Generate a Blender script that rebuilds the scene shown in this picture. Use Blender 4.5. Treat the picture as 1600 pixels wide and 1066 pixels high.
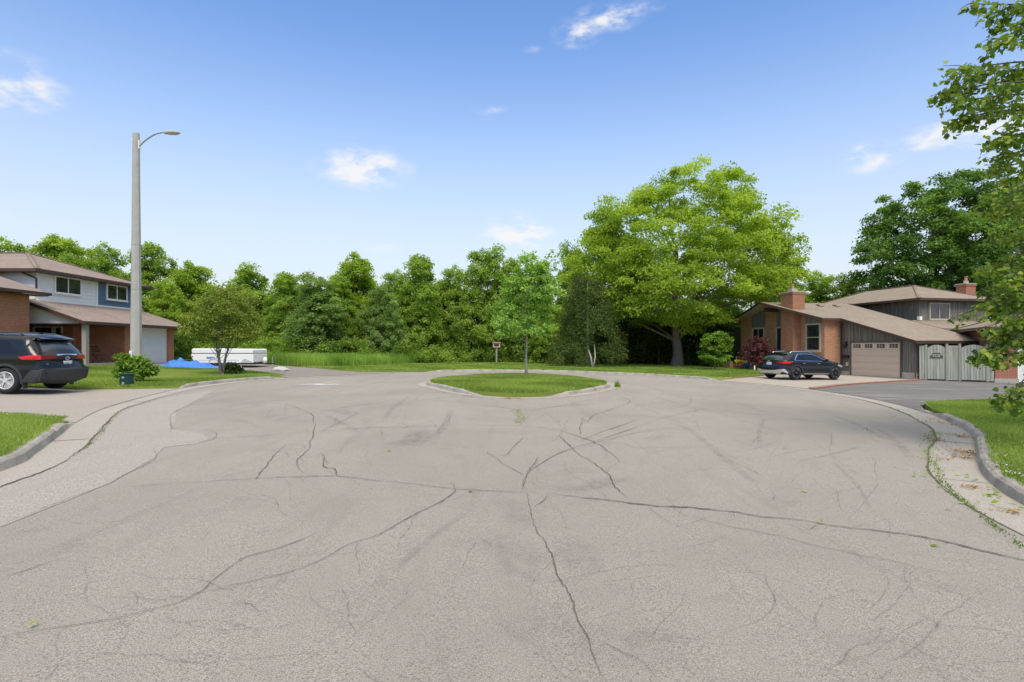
import bpy, bmesh, math, random
import numpy as np
from mathutils import Vector, Matrix, geometry
R = math.radians
for o in list(bpy.data.objects):
    bpy.data.objects.remove(o)
scene = bpy.context.scene
COL = scene.collection

# ------------------------------------------------------------ camera
F, HY, CZ = 850.0, 542.0, 1.55
cam_d = bpy.data.cameras.new('camera')
cam = bpy.data.objects.new('camera', cam_d)
COL.objects.link(cam)
cam.location = (0, 0, CZ)
cam.rotation_euler = (R(90), 0, 0)
cam_d.sensor_width = 36
cam_d.lens = F / 1600 * 36
cam_d.shift_y = (HY - 533) / 1600
cam_d.clip_start = 0.1
cam_d.clip_end = 3000
scene.camera = cam

# ------------------------------------------------------------ light
SUN_EL, SUN_AZ = R(54), R(173)          # azimuth clockwise from +Y: behind the camera, to the right
wd = bpy.data.worlds.new('World')
scene.world = wd
wd.use_nodes = True
nt = wd.node_tree
nt.nodes.clear()
def wn(t, **k):
    n = nt.nodes.new(t)
    for a, b in k.items():
        setattr(n, a, b)
    return n
sky = wn('ShaderNodeTexSky', sky_type='NISHITA', sun_disc=False, sun_elevation=SUN_EL, sun_rotation=SUN_AZ,
         air_density=1.0, dust_density=0.6, ozone_density=1.3, altitude=200)
bg = wn('ShaderNodeBackground')
bg.inputs['Strength'].default_value = 0.132
wo = wn('ShaderNodeOutputWorld')
tc = wn('ShaderNodeTexCoord')
def wmath(op, a, b=None):
    n = wn('ShaderNodeMath', operation=op)
    for i, v in enumerate((a, b)):
        if v is None: continue
        if isinstance(v, (int, float)): n.inputs[i].default_value = v
        else: nt.links.new(v, n.inputs[i])
    return n.outputs[0]
total = None
CLOUDS = [(566, 262, 64, 26, 1.0), (525, 268, 40, 12, .6), (812, 366, 52, 30, .95), (905, 50, 36, 20, .75), (945, 30, 50, 16, .85), (985, 17, 45, 10, .7),
          (1362, 245, 38, 22, .85), (1465, 213, 46, 17, .9), (1560, 198, 62, 28, .95), (15, 130, 62, 40, .8),
          (595, 384, 34, 12, .5), (775, 173, 40, 8, .35), (832, 77, 16, 6, .3), (-300, 260, 200, 50, .8), (1900, 150, 220, 60, .8)]
nz = wn('ShaderNodeTexNoise')
nz.inputs['Scale'].default_value = 20; nz.inputs['Detail'].default_value = 7; nz.inputs['Roughness'].default_value = .6
mp = wn('ShaderNodeMapping'); mp.inputs['Scale'].default_value = (1, 1, 2.2)
nt.links.new(tc.outputs['Generated'], mp.inputs[0]); nt.links.new(mp.outputs[0], nz.inputs['Vector'])
for px, py, sx, sy, a in CLOUDS:
    d = Vector(((px - 800) / F, 1, (HY - py) / F)); k = d.length; d.normalize()
    sub = wn('ShaderNodeVectorMath', operation='SUBTRACT'); sub.inputs[1].default_value = d
    nt.links.new(tc.outputs['Generated'], sub.inputs[0])
    ax, az = sx * 1.5 / F / k, sy * 1.5 / F / k
    mul = wn('ShaderNodeVectorMath', operation='MULTIPLY'); mul.inputs[1].default_value = (1 / ax, 1 / ax, 1 / az)
    nt.links.new(sub.outputs[0], mul.inputs[0])
    ln = wn('ShaderNodeVectorMath', operation='LENGTH'); nt.links.new(mul.outputs[0], ln.inputs[0])
    m = wmath('MULTIPLY', wmath('MAXIMUM', wmath('SUBTRACT', 1.0, ln.outputs['Value']), 0.0), a)
    total = m if total is None else wmath('MAXIMUM', total, m)
dens = wmath('MULTIPLY', total, wmath('ADD', wmath('MULTIPLY', wmath('SUBTRACT', nz.outputs['Fac'], 0.5), 5.0), 0.9))
ramp = wn('ShaderNodeMapRange', interpolation_type='SMOOTHSTEP')
ramp.inputs['From Min'].default_value = .05; ramp.inputs['From Max'].default_value = 1.0; ramp.inputs['To Max'].default_value = .9
nt.links.new(dens, ramp.inputs['Value'])
mx = wn('ShaderNodeMix', data_type='RGBA')
mx.inputs[7].default_value = (5.5, 5.45, 5.5, 1)
nt.links.new(ramp.outputs[0], mx.inputs[0])
# a thin veil of high cloud that whitens the sky towards the horizon
sep = wn('ShaderNodeSeparateXYZ'); nt.links.new(tc.outputs['Generated'], sep.inputs[0])
veil = wn('ShaderNodeMapRange', interpolation_type='SMOOTHSTEP')
veil.inputs['From Min'].default_value = -.02; veil.inputs['From Max'].default_value = .55
veil.inputs['To Min'].default_value = 1.0; veil.inputs['To Max'].default_value = .0
nt.links.new(sep.outputs[2], veil.inputs['Value'])
mv = wn('ShaderNodeMix', data_type='RGBA'); mv.inputs[7].default_value = (4.6, 4.8, 4.85, 1)
gain = wn('ShaderNodeMix', data_type='RGBA', blend_type='MULTIPLY'); gain.inputs[0].default_value = 1
gain.inputs[7].default_value = (1.0, 1.24, 1.5, 1)
nt.links.new(sky.outputs[0], gain.inputs[6])
nt.links.new(veil.outputs[0], mv.inputs[0]); nt.links.new(gain.outputs[2], mv.inputs[6])
# unseen white zenith added above the frame to brighten and neutralise ambient light
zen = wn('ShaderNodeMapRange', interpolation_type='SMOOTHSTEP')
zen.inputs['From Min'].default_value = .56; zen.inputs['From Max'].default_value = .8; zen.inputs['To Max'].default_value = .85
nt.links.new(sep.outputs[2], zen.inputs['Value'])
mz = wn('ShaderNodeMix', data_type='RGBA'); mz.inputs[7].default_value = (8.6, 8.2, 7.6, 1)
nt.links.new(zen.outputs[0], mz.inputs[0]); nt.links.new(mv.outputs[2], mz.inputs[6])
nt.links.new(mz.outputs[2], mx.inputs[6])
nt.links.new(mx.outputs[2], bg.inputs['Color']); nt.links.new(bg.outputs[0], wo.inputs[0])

sun_d = bpy.data.lights.new('sun', 'SUN')
sun = bpy.data.objects.new('sun', sun_d); COL.objects.link(sun)
sun_d.energy = 2.3; sun_d.angle = R(26); sun_d.color = (1, .91, .77)
sdir = Vector((math.sin(SUN_AZ) * math.cos(SUN_EL), math.cos(SUN_AZ) * math.cos(SUN_EL), math.sin(SUN_EL)))
sun.rotation_euler = sdir.to_track_quat('Z', 'Y').to_euler()
vs = scene.view_settings
vs.view_transform = 'Standard'; vs.look = 'None'; vs.gamma = 1; vs.exposure = 0.38
scene.cycles.max_bounces = 8; scene.cycles.transparent_max_bounces = 12
scene.cycles.use_denoising = True

# ------------------------------------------------------------ helpers
def T(x, y):
    z = -0.012 * x
    if x < -15: z += 0.031 * (-x - 15)
    if x > 14: z -= 0.01 * min(x - 14, 9)
    return max(-.55, min(.9, z))
def gp(px, py, off=0.0):
    z = 0.0
    for _ in range(40):
        d = F * (CZ - z) / (py - HY); x = (px - 800) / F * d
        z = .5 * z + .5 * (T(x, d) + off)
    return (x, d)
def tag(o, label=None, cat=None, group=None, kind=None):
    if label: o['label'] = label
    if cat: o['category'] = cat
    if group: o['group'] = group
    if kind: o['kind'] = kind
    return o
def empty(name, loc, rz=0.0, label=None, cat=None, group=None):
    o = bpy.data.objects.new(name, None); COL.objects.link(o)
    o.empty_display_size = .3
    o.location = loc; o.rotation_euler = (0, 0, rz)
    return tag(o, label, cat, group)
def copy_tree(o, parent=None):
    c = o.copy(); COL.objects.link(c)
    if parent: c.parent = parent
    for ch in list(o.children): copy_tree(ch, c)
    return c

class MB:
    """collects polygons; build() links them as one mesh object"""
    def __init__(s): s.v = []; s.f = []; s.m = []; s.M = Matrix(); s.mi = 0; s.sm = []; s.smooth = False
    def add(s, vs, fs):
        b = len(s.v)
        s.v += [tuple(s.M @ Vector(v)) for v in vs]
        for f in fs:
            s.f.append([b + i for i in f]); s.m.append(s.mi); s.sm.append(s.smooth)
        return s
    def box(s, x0, y0, z0, x1, y1, z1, bev=0.0):
        x0, x1 = min(x0, x1), max(x0, x1); y0, y1 = min(y0, y1), max(y0, y1); z0, z1 = min(z0, z1), max(z0, z1)
        if bev <= 0:
            return s.add([(x0, y0, z0), (x1, y0, z0), (x1, y1, z0), (x0, y1, z0), (x0, y0, z1), (x1, y0, z1), (x1, y1, z1), (x0, y1, z1)],
                         [(0, 3, 2, 1), (4, 5, 6, 7), (0, 1, 5, 4), (1, 2, 6, 5), (2, 3, 7, 6), (3, 0, 4, 7)])
        bm = bmesh.new(); bmesh.ops.create_cube(bm, size=1)
        for v in bm.verts: v.co = Vector(((x0 + x1) / 2 + v.co.x * (x1 - x0), (y0 + y1) / 2 + v.co.y * (y1 - y0), (z0 + z1) / 2 + v.co.z * (z1 - z0)))
        bmesh.ops.bevel(bm, geom=list(bm.edges), offset=bev, segments=2, affect='EDGES', profile=.5)
        bm.verts.index_update()
        s.add([tuple(v.co) for v in bm.verts], [[v.index for v in f.verts] for f in bm.faces]); bm.free()
        return s
    def bar(s, a, b, w, h=None, up=(0, 0, 1)):
        """rectangular bar from a to b"""
        a = Vector(a); b = Vector(b); h = h or w
        d = (b - a).normalized(); u = Vector(up)
        if abs(d.dot(u)) > .95: u = Vector((1, 0, 0))
        sx = d.cross(u).normalized() * w / 2; sz = sx.cross(d).normalized() * h / 2
        return s.add([a - sx - sz, a + sx - sz, a + sx + sz, a - sx + sz, b - sx - sz, b + sx - sz, b + sx + sz, b - sx + sz],
                     [(0, 1, 2, 3), (7, 6, 5, 4), (4, 5, 1, 0), (5, 6, 2, 1), (6, 7, 3, 2), (7, 4, 0, 3)])
    def tube(s, pts, rad, n=8, cap=True):
        pts = [Vector(p) for p in pts]
        if not isinstance(rad, (list, tuple)): rad = [rad] * len(pts)
        vs, fs = [], []; pu = None
        for i, p in enumerate(pts):
            d = (pts[min(i + 1, len(pts) - 1)] - pts[max(i - 1, 0)]).normalized()
            if pu is None: pu = Vector((1, 0, 0)) if abs(d.x) < .9 else Vector((0, 1, 0))
            u = (pu - d * pu.dot(d)).normalized(); w = d.cross(u); pu = u
            for k in range(n):
                a = 2 * math.pi * k / n
                vs.append(p + (u * math.cos(a) + w * math.sin(a)) * rad[i])
        for i in range(len(pts) - 1):
            for k in range(n):
                k2 = (k + 1) % n
                fs.append((i * n + k, i * n + k2, (i + 1) * n + k2, (i + 1) * n + k))
        if cap:
            fs.append(tuple(range(n - 1, -1, -1))); fs.append(tuple((len(pts) - 1) * n + k for k in range(n)))
        return s.add(vs, fs)
    def lathe(s, prof, c=(0, 0, 0), n=20, axis='z'):
        vs, fs = [], []
        for r, h in prof:
            for k in range(n):
                a = 2 * math.pi * k / n; x, y = r * math.cos(a), r * math.sin(a)
                vs.append((c[0] + x, c[1] + y, c[2] + h) if axis == 'z' else ((c[0] + x, c[1] + h, c[2] + y) if axis == 'y' else (c[0] + h, c[1] + x, c[2] + y)))
        for i in range(len(prof) - 1):
            for k in range(n):
                k2 = (k + 1) % n
                fs.append((i * n + k, i * n + k2, (i + 1) * n + k2, (i + 1) * n + k))
        fs.append(tuple(range(n - 1, -1, -1))); fs.append(tuple((len(prof) - 1) * n + k for k in range(n)))
        return s.add(vs, fs)
    def prism(s, poly, axis, a, b):
        """poly of 2-D points extruded along axis ('x','y','z') from a to b"""
        n = len(poly)
        def P(p, t): return (t, p[0], p[1]) if axis == 'x' else ((p[0], t, p[1]) if axis == 'y' else (p[0], p[1], t))
        return s.add([P(p, a) for p in poly] + [P(p, b) for p in poly],
                     [tuple(range(n)), tuple(range(2 * n - 1, n - 1, -1))] + [(i, (i + 1) % n, n + (i + 1) % n, n + i) for i in range(n)])
    def build(s, name, mats, parent=None, fix=True, bevel=0):
        me = bpy.data.meshes.new(name)
        me.from_pydata([tuple(v) for v in s.v], [], s.f)
        for m in (mats if isinstance(mats, (list, tuple)) else [mats]): me.materials.append(m)
        me.polygons.foreach_set('material_index', s.m); me.polygons.foreach_set('use_smooth', s.sm)
        if fix:
            bm = bmesh.new(); bm.from_mesh(me); bmesh.ops.recalc_face_normals(bm, faces=bm.faces); bm.to_mesh(me); bm.free()
        me.update()
        o = bpy.data.objects.new(name, me); COL.objects.link(o)
        if parent: o.parent = parent
        if bevel:
            b = o.modifiers.new('bevel', 'BEVEL'); b.width = bevel; b.segments = 2; b.limit_method = 'ANGLE'; b.angle_limit = R(40)
        return o

def cr(pts, step=.5, closed=False):
    """Catmull-Rom through 2-D/3-D points, resampled"""
    P = [Vector(p) for p in pts]; out = []
    n = len(P)
    for i in range(n if closed else n - 1):
        if closed: a, b, c, d = P[i - 1], P[i], P[(i + 1) % n], P[(i + 2) % n]
        else: a, b, c, d = P[max(i - 1, 0)], P[i], P[i + 1], P[min(i + 2, n - 1)]
        k = max(1, int((c - b).length / step))
        for j in range(k):
            t = j / k
            out.append(.5 * ((2 * b) + (c - a) * t + (2 * a - 5 * b + 4 * c - d) * t * t + (3 * b - a - 3 * c + d) * t ** 3))
    if not closed: out.append(P[-1])
    return [tuple(p) for p in out]
def offset(pts, d, closed=False):
    """offset to the left of travel by d"""
    out = []; n = len(pts)
    for i, p in enumerate(pts):
        a = pts[i - 1] if (i > 0 or closed) else p
        b = pts[(i + 1) % n] if (i < n - 1 or closed) else p
        dx, dy = b[0] - a[0], b[1] - a[1]; l = math.hypot(dx, dy) or 1
        out.append((p[0] - dy / l * d, p[1] + dx / l * d))
    return out
def sheet(name, poly, hf, mat, step=1.0, skirt=0.0, holes=(), parent=None):
    """a ground sheet filling poly, height hf(x,y), with skirts hanging down round its edge"""
    allp = [Vector(p[:2]) for p in poly]
    edges = [(i, (i + 1) % len(poly)) for i in range(len(poly))]
    for h in holes:
        b = len(allp); allp += [Vector(p[:2]) for p in h]; edges += [(b + i, b + (i + 1) % len(h)) for i in range(len(h))]
    xs = [p.x for p in allp]; ys = [p.y for p in allp]
    nb = len(allp)
    if step:
        gx = np.arange(min(xs) + step / 2, max(xs), step); gy = np.arange(min(ys) + step / 2, max(ys), step)
        for x in gx:
            for y in gy:
                if min((x - q.x) ** 2 + (y - q.y) ** 2 for q in allp[:nb]) > (step * .3) ** 2: allp.append(Vector((x, y)))
    r = geometry.delaunay_2d_cdt(allp, edges, [], 3 if not holes else 4, 1e-4)
    def inside(px, py, pl):
        c = False
        for i in range(len(pl)):
            x1, y1 = pl[i - 1][:2]; x2, y2 = pl[i][:2]
            if (y1 > py) != (y2 > py) and px < (x2 - x1) * (py - y1) / (y2 - y1) + x1: c = not c
        return c
    vv, ff = r[0], r[2]
    vs = [(p.x, p.y, hf(p.x, p.y)) for p in vv]; fs = []
    for f in ff:
        cx = sum(vv[i].x for i in f) / len(f); cy = sum(vv[i].y for i in f) / len(f)
        if inside(cx, cy, poly) and not any(inside(cx, cy, h) for h in holes): fs.append(list(f))
    m = MB(); m.add(vs, fs)
    if skirt:
        cnt = {}
        for f in fs:
            for i in range(len(f)):
                e = (f[i], f[(i + 1) % len(f)]); cnt[e] = 1
        for a, b in list(cnt):
            if (b, a) not in cnt:
                A, B = vs[a], vs[b]
                m.add([A, B, (B[0], B[1], B[2] - skirt), (A[0], A[1], A[2] - skirt)], [(1, 0, 3, 2)])
    o = m.build(name, mat, parent, fix=False)
    # upward faces
    me = o.data; bm = bmesh.new(); bm.from_mesh(me); bmesh.ops.remove_doubles(bm, verts=bm.verts, dist=1e-4)
    for f in bm.faces:
        if abs(f.normal.z) > .5 and f.normal.z < 0: f.normal_flip()
    bm.to_mesh(me); bm.free()
    return o

# ------------------------------------------------------------ materials
class NT:
    def __init__(s, name, rough=.8, spec=.3):
        s.m = bpy.data.materials.new(name); s.m.use_nodes = True
        s.t = s.m.node_tree; s.b = s.t.nodes['Principled BSDF']
        s.b.inputs['Roughness'].default_value = rough; s.b.inputs['Specular IOR Level'].default_value = spec
        s.tc = s.n('ShaderNodeTexCoord')
    def n(s, t, **k):
        n = s.t.nodes.new(t)
        for a, b in k.items(): setattr(n, a, b)
        return n
    def put(s, sock, v):
        if isinstance(v, bpy.types.NodeSocket): s.t.links.new(v, sock)
        elif isinstance(v, (int, float)):
            try: sock.default_value = v
            except TypeError: sock.default_value = (v, v, v, 1)
        else: sock.default_value = (*v, 1) if len(v) == 3 and len(sock.default_value) == 4 else v
    def obj(s): return s.tc.outputs['Object']
    def vec(s, scale=(1, 1, 1), src=None, rot=(0, 0, 0)):
        m = s.n('ShaderNodeMapping'); m.inputs['Scale'].default_value = scale; m.inputs['Rotation'].default_value = rot
        s.put(m.inputs[0], src or s.obj()); return m.outputs[0]
    def noise(s, scale, detail=4, rough=.55, v=None, dist=0):
        n = s.n('ShaderNodeTexNoise'); s.put(n.inputs['Vector'], v or s.obj())
        n.inputs['Scale'].default_value = scale; n.inputs['Detail'].default_value = detail; n.inputs['Roughness'].default_value = rough
        n.inputs['Distortion'].default_value = dist
        return n.outputs['Fac']
    def ramp(s, fac, stops, interp='LINEAR'):
        n = s.n('ShaderNodeValToRGB'); n.color_ramp.interpolation = interp
        e = n.color_ramp.elements
        while len(e) < len(stops): e.new(.5)
        for k, (p, c) in enumerate(stops):
            e[k].position = p; e[k].color = (*c, 1) if not isinstance(c, (int, float)) else (c, c, c, 1)
        s.put(n.inputs[0], fac); return n.outputs[0]
    def mix(s, fac, a, b, mode='MIX'):
        n = s.n('ShaderNodeMix', data_type='RGBA', blend_type=mode)
        s.put(n.inputs[0], fac); s.put(n.inputs[6], a); s.put(n.inputs[7], b); return n.outputs[2]
    def math(s, op, a, b=0.0, c=None):
        n = s.n('ShaderNodeMath', operation=op); s.put(n.inputs[0], a); s.put(n.inputs[1], b)
        if c is not None: s.put(n.inputs[2], c)
        return n.outputs[0]
    def attr(s, name): return s.n('ShaderNodeAttribute', attribute_name=name).outputs['Fac']
    def rng(s, fac, a, b, c, d):
        n = s.n('ShaderNodeMapRange'); s.put(n.inputs[0], fac)
        for i, v in enumerate((a, b, c, d)): n.inputs[i + 1].default_value = v
        return n.outputs[0]
    def bump(s, h, strength=.3, dist=.02):
        n = s.n('ShaderNodeBump'); n.inputs['Strength'].default_value = strength; n.inputs['Distance'].default_value = dist
        s.put(n.inputs['Height'], h); s.t.links.new(n.outputs[0], s.b.inputs['Normal']); return n
    def base(s, v): s.put(s.b.inputs['Base Color'], v); return s
    def wallvec(s):
        """(along the wall, up) for walls that face x or y of their object"""
        nr = s.n('ShaderNodeSeparateXYZ'); s.put(nr.inputs[0], s.tc.outputs['Normal'])
        p = s.n('ShaderNodeSeparateXYZ'); s.put(p.inputs[0], s.obj())
        ax = s.math('GREATER_THAN', s.math('ABSOLUTE', nr.outputs[0]), .7)
        u = s.math('ADD', s.math('MULTIPLY', p.outputs[1], ax), s.math('MULTIPLY', p.outputs[0], s.math('SUBTRACT', 1.0, ax)))
        c = s.n('ShaderNodeCombineXYZ'); s.put(c.inputs[0], u); s.put(c.inputs[1], p.outputs[2]); return c.outputs[0]

def simple(name, col, rough=.6, metal=0.0, var=.12, scale=6, spec=.4, bump=0):
    n = NT(name, rough, spec); n.b.inputs['Metallic'].default_value = metal
    f = n.noise(scale, 5)
    n.base(n.mix(f, [c * (1 - var) for c in col], [min(1, c * (1 + var)) for c in col]))
    if bump: n.bump(n.noise(scale * 6, 4), bump, .01)
    return n.m
def brick_mat(name, c1, c2, mortar, sc=1.0):
    n = NT(name, .9, .15); v = n.wallvec()
    b = n.n('ShaderNodeTexBrick'); n.put(b.inputs['Vector'], v)
    b.inputs['Color1'].default_value = (*c1, 1); b.inputs['Color2'].default_value = (*c2, 1); b.inputs['Mortar'].default_value = (*mortar, 1)
    b.inputs['Scale'].default_value = 1.0 / sc; b.inputs['Brick Width'].default_value = .215; b.inputs['Row Height'].default_value = .075
    b.inputs['Mortar Size'].default_value = .008; b.inputs['Bias'].default_value = -.1; b.inputs['Mortar Smooth'].default_value = .2
    col = n.mix(n.rng(n.noise(1.1, 3), .3, .7, .0, .45), b.outputs[0], [c * .62 for c in c2])
    col = n.mix(n.rng(n.noise(14, 3), .35, .75, 0, .5), col, [c * 1.2 for c in c1])
    n.base(col); n.bump(b.outputs['Fac'], -.5, .01); return n.m
def shingle_mat(name, a, b_):
    n = NT(name, .95, .1)
    b = n.n('ShaderNodeTexBrick'); n.put(b.inputs['Vector'], n.obj())
    b.inputs['Color1'].default_value = (*a, 1); b.inputs['Color2'].default_value = (*b_, 1); b.inputs['Mortar'].default_value = (*[c * .55 for c in b_], 1)
    b.inputs['Scale'].default_value = 1; b.inputs['Brick Width'].default_value = .33; b.inputs['Row Height'].default_value = .14; b.inputs['Mortar Size'].default_value = .006
    c = n.mix(n.rng(n.noise(.9, 5, .7), .38, .62, 0, .75), b.outputs[0], [x * .68 for x in b_])
    c = n.mix(n.rng(n.noise(7, 4, .7), .4, .65, 0, .6), c, [x * 1.25 for x in a])
    rw = n.n('ShaderNodeTexWave', bands_direction='Y'); rw.inputs['Scale'].default_value = 1.1; rw.inputs['Distortion'].default_value = .4; n.put(rw.inputs['Vector'], n.obj())
    c = n.mix(n.rng(rw.outputs['Fac'], .0, .35, .3, 0), c, [x * .5 for x in b_])
    c = n.mix(n.rng(n.noise(60, 3), .3, .7, 0, .5), c, [x * 1.35 for x in a])
    n.base(c); n.bump(n.noise(40, 4), .4, .01); return n.m
def wood_mat(name, cols, sx=8.0, rough=.85):
    """weathered vertical boards"""
    n = NT(name, rough, .15); v = n.wallvec()
    st = n.noise(1.0, 6, .65, n.vec((sx * 3, .8, 1), v))
    big = n.noise(1.0, 2, .5, n.vec((sx * .8, .25, 1), v))
    c = n.ramp(st, [(.28, cols[0]), (.5, cols[1]), (.75, cols[2])])
    c = n.mix(n.rng(big, .4, .62, 0, .75), c, cols[3])
    n.base(c); n.bump(st, .3, .01); return n.m
def glass_mat(name, tint=(.015, .018, .02)):
    n = NT(name, .05, .8); n.base(n.mix(n.rng(n.noise(1.5, 3), .4, .7, 0, 1), tint, [t * 2.2 for t in tint])); return n.m
def leaf_mat(name, dark, mid, light, trans=.35, rough=.55):
    n = NT(name, rough, .25)
    t = n.attr('tone')
    nz_ = n.noise(.6, 3)
    f = n.math('ADD', t, n.rng(nz_, .3, .7, -.18, .18))
    c = n.ramp(f, [(.0, dark), (.5, mid), (1.0, light)])
    n.base(c)
    tr = n.n('ShaderNodeBsdfTranslucent'); n.put(tr.inputs['Color'], n.mix(1.0, c, (1.5, 1.6, .7), 'MULTIPLY'))
    ms = n.n('ShaderNodeMixShader'); ms.inputs[0].default_value = trans
    out = n.t.nodes['Material Output']
    n.t.links.new(n.b.outputs[0], ms.inputs[1]); n.t.links.new(tr.outputs[0], ms.inputs[2]); n.t.links.new(ms.outputs[0], out.inputs[0])
    return n.m
# ------------------------------------------------------------ ground, road, lawns
def asphalt(name, a, b, stain, pink=.0, coarse=1.0):
    coarse *= .62
    n = NT(name, .92, .2)
    sp = n.noise(85 / coarse, 3, .7); sp2 = n.noise(28 / coarse, 3, .6)
    big = n.noise(.22, 5, .6, dist=.6); med = n.noise(1.6, 5, .65)
    c = n.mix(n.rng(sp, .40, .60, 0, 1), [x * .72 for x in a], [x * 1.12 for x in b])
    c = n.mix(n.rng(sp2, .4, .75, 0, .3), c, [x * 1.18 for x in b])
    c = n.mix(n.rng(big, .42, .68, 0, .5), c, stain)
    c = n.mix(n.rng(med, .55, .8, 0, .35), c, [x * .9 for x in stain])
    # long faint streaks left by turning wheels
    st = n.noise(1.0, 4, .6, n.vec((1.5, .16, 1), rot=(0, 0, .5)), dist=1.2)
    c = n.mix(n.rng(st, .56, .74, 0, .28), c, [x * .72 for x in stain])
    vo = n.n('ShaderNodeTexVoronoi'); vo.inputs['Scale'].default_value = 60 / coarse; n.put(vo.inputs['Vector'], n.obj())
    c = n.mix(n.rng(vo.outputs['Distance'], .10, .22, .55, 0), c, [min(1, x * 1.5) for x in b])
    c = n.mix(n.rng(n.noise(43 / coarse, 2, .5), .63, .68, 0, .55), c, [x * .4 for x in a])
    n.base(c); n.bump(sp, .7, .012); return n.m
M_road = asphalt('asphalt', (.260, .236, .202), (.398, .362, .311), (.228, .206, .176))
M_patch = asphalt('asphalt_newer_strip', (.29, .265, .23), (.43, .395, .345), (.33, .30, .262), coarse=1.5)
M_conc = asphalt('driveway_concrete', (.37, .325, .265), (.46, .41, .34), (.35, .31, .26))
M_drvL = asphalt('driveway_left', (.31, .275, .23), (.44, .395, .335), (.34, .30, .255))
M_gravel = asphalt('driveway_gravel', (.20, .18, .16), (.32, .29, .255), (.22, .20, .175), coarse=2)
M_dark = asphalt('driveway_asphalt', (.12, .11, .10), (.20, .185, .165), (.15, .14, .125))
def _kerb():
    n = NT('kerb_concrete', .9, .2)
    sp = n.noise(40, 4, .7); big = n.noise(2.3, 5, .6); sl = n.noise(9, 4)
    c = n.mix(sp, (.34, .315, .27), (.50, .465, .40))
    c = n.mix(n.rng(big, .42, .65, 0, .75), c, (.25, .235, .205))
    c = n.mix(n.rng(sl, .58, .72, 0, .6), c, (.2, .19, .165))
    c = n.mix(n.rng(n.noise(4, 6, .8), .6, .68, 0, .8), c, (.16, .15, .125))
    n.base(c); n.bump(n.noise(14, 6, .75), .9, .05); return n.m
M_kerb = _kerb()
M_gut = asphalt('gutter_concrete', (.34, .31, .265), (.48, .44, .38), (.30, .275, .235))
_n = NT('driveway_asphalt_worn', .9, .2); _s = _n.noise(1.0, 5, .65, _n.vec((.28, 1.6, 1), rot=(0, 0, .35)), dist=.8); _c = _n.mix(_n.rng(_n.noise(90, 3, .7), .4, .6, 0, 1), (.11, .102, .095), (.21, .20, .185)); _n.base(_n.mix(_n.rng(_s, .52, .68, 0, .7), _c, (.33, .31, .28))); M_dark = _n.m
M_redbrick = brick_mat('paver_brick', (.36, .15, .09), (.28, .11, .07), (.3, .24, .2))
def grassm(name, dark, mid, light):
    n = NT(name, .9, .1)
    a = n.noise(55, 4, .7); b = n.noise(1.3, 4, .6); c2 = n.noise(.22, 3)
    c = n.mix(n.rng(a, .3, .7, 0, 1), dark, light)
    c = n.mix(n.rng(b, .35, .7, 0, .6), c, mid)
    c = n.mix(n.rng(c2, .5, .7, 0, .5), c, (light[0] * 1.3, light[1] * .95, light[2]))
    c = n.mix(n.rng(n.noise(5, 4, .7), .60, .72, 0, .5), c, (.24, .23, .08))
    n.base(c); n.bump(a, .8, .05); return n.m
M_lawn = grassm('lawn_grass', (.115, .17, .03), (.20, .28, .05), (.29, .37, .075))
M_earth = grassm('meadow_ground', (.03, .06, .012), (.06, .10, .02), (.09, .15, .03))

K1 = [(-4.9, -30), (-5.1, -6), (-5.35, 0), (-5.6, 3.6), (-6.03, 6.41), (-6.5, 7.4), (-7.42, 8.93), (-8.29, 10.36)]
A1 = [(-9.45, 12.6), (-10.35, 15.2), (-10.62, 16.2)]
K2 = [(-11.14, 18.21), (-11.3, 20.42), (-11.04, 22.6), (-10.25, 24.75)]
A2 = [(-9.38, 26.3), (-8.25, 28.05), (-7.1, 29.7)]
K3 = [(-5.0, 31.8), (-2.0, 33.5), (1.0, 34.2), (3.14, 33.7), (5.1, 32.6), (7.2, 31.0), (8.5, 29.7), (9.5, 28.3), (10.2, 26.9)]
A3 = [(11.1, 24.6), (11.75, 21.9)]
A4 = [(11.72, 18.6), (11.2, 15.9)]
K4 = [(10.4, 13.6), (9.66, 12.06), (8.95, 10.75), (8.15, 9.6), (7.05, 8.27), (6.22, 7.24), (5.64, 6.4), (5.1, 5.3), (4.7, 3.6), (4.45, 0), (4.35, -6), (4.3, -30)]
seq = K1 + A1 + K2 + A2 + K3 + A3 + A4 + K4
EDGE = cr(seq, .45)
road_z = lambda x, y: T(x, y)
def idx_of(p): return min(range(len(EDGE)), key=lambda i: (EDGE[i][0] - p[0]) ** 2 + (EDGE[i][1] - p[1]) ** 2)
def run(a, b): return EDGE[idx_of(a):idx_of(b) + 1]
o = sheet('road', EDGE, road_z, M_road, step=0); tag(o, kind='structure')

def near_edge(x, y):
    return min(math.hypot(x - q[0], y - q[1]) for q in EDGE[::2])
MOUTHS = [(-8.5, 10.6), (-11.0, 17.9), (-10.4, 25.0), (10.5, 27.4), (11.3, 15.5)]
def lawn_z(x, y): return T(x, y) + .115 - .08 * max(math.exp(-((x - a) ** 2 + (y - b) ** 2) / 1.2) for a, b in MOUTHS)
def drive_z(x, y):
    d = near_edge(x, y) if (abs(x) < 17 and y < 42) else 9
    return T(x, y) +   .02 + .04 * min(1, max(0, (d - .3) / 3))

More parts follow.
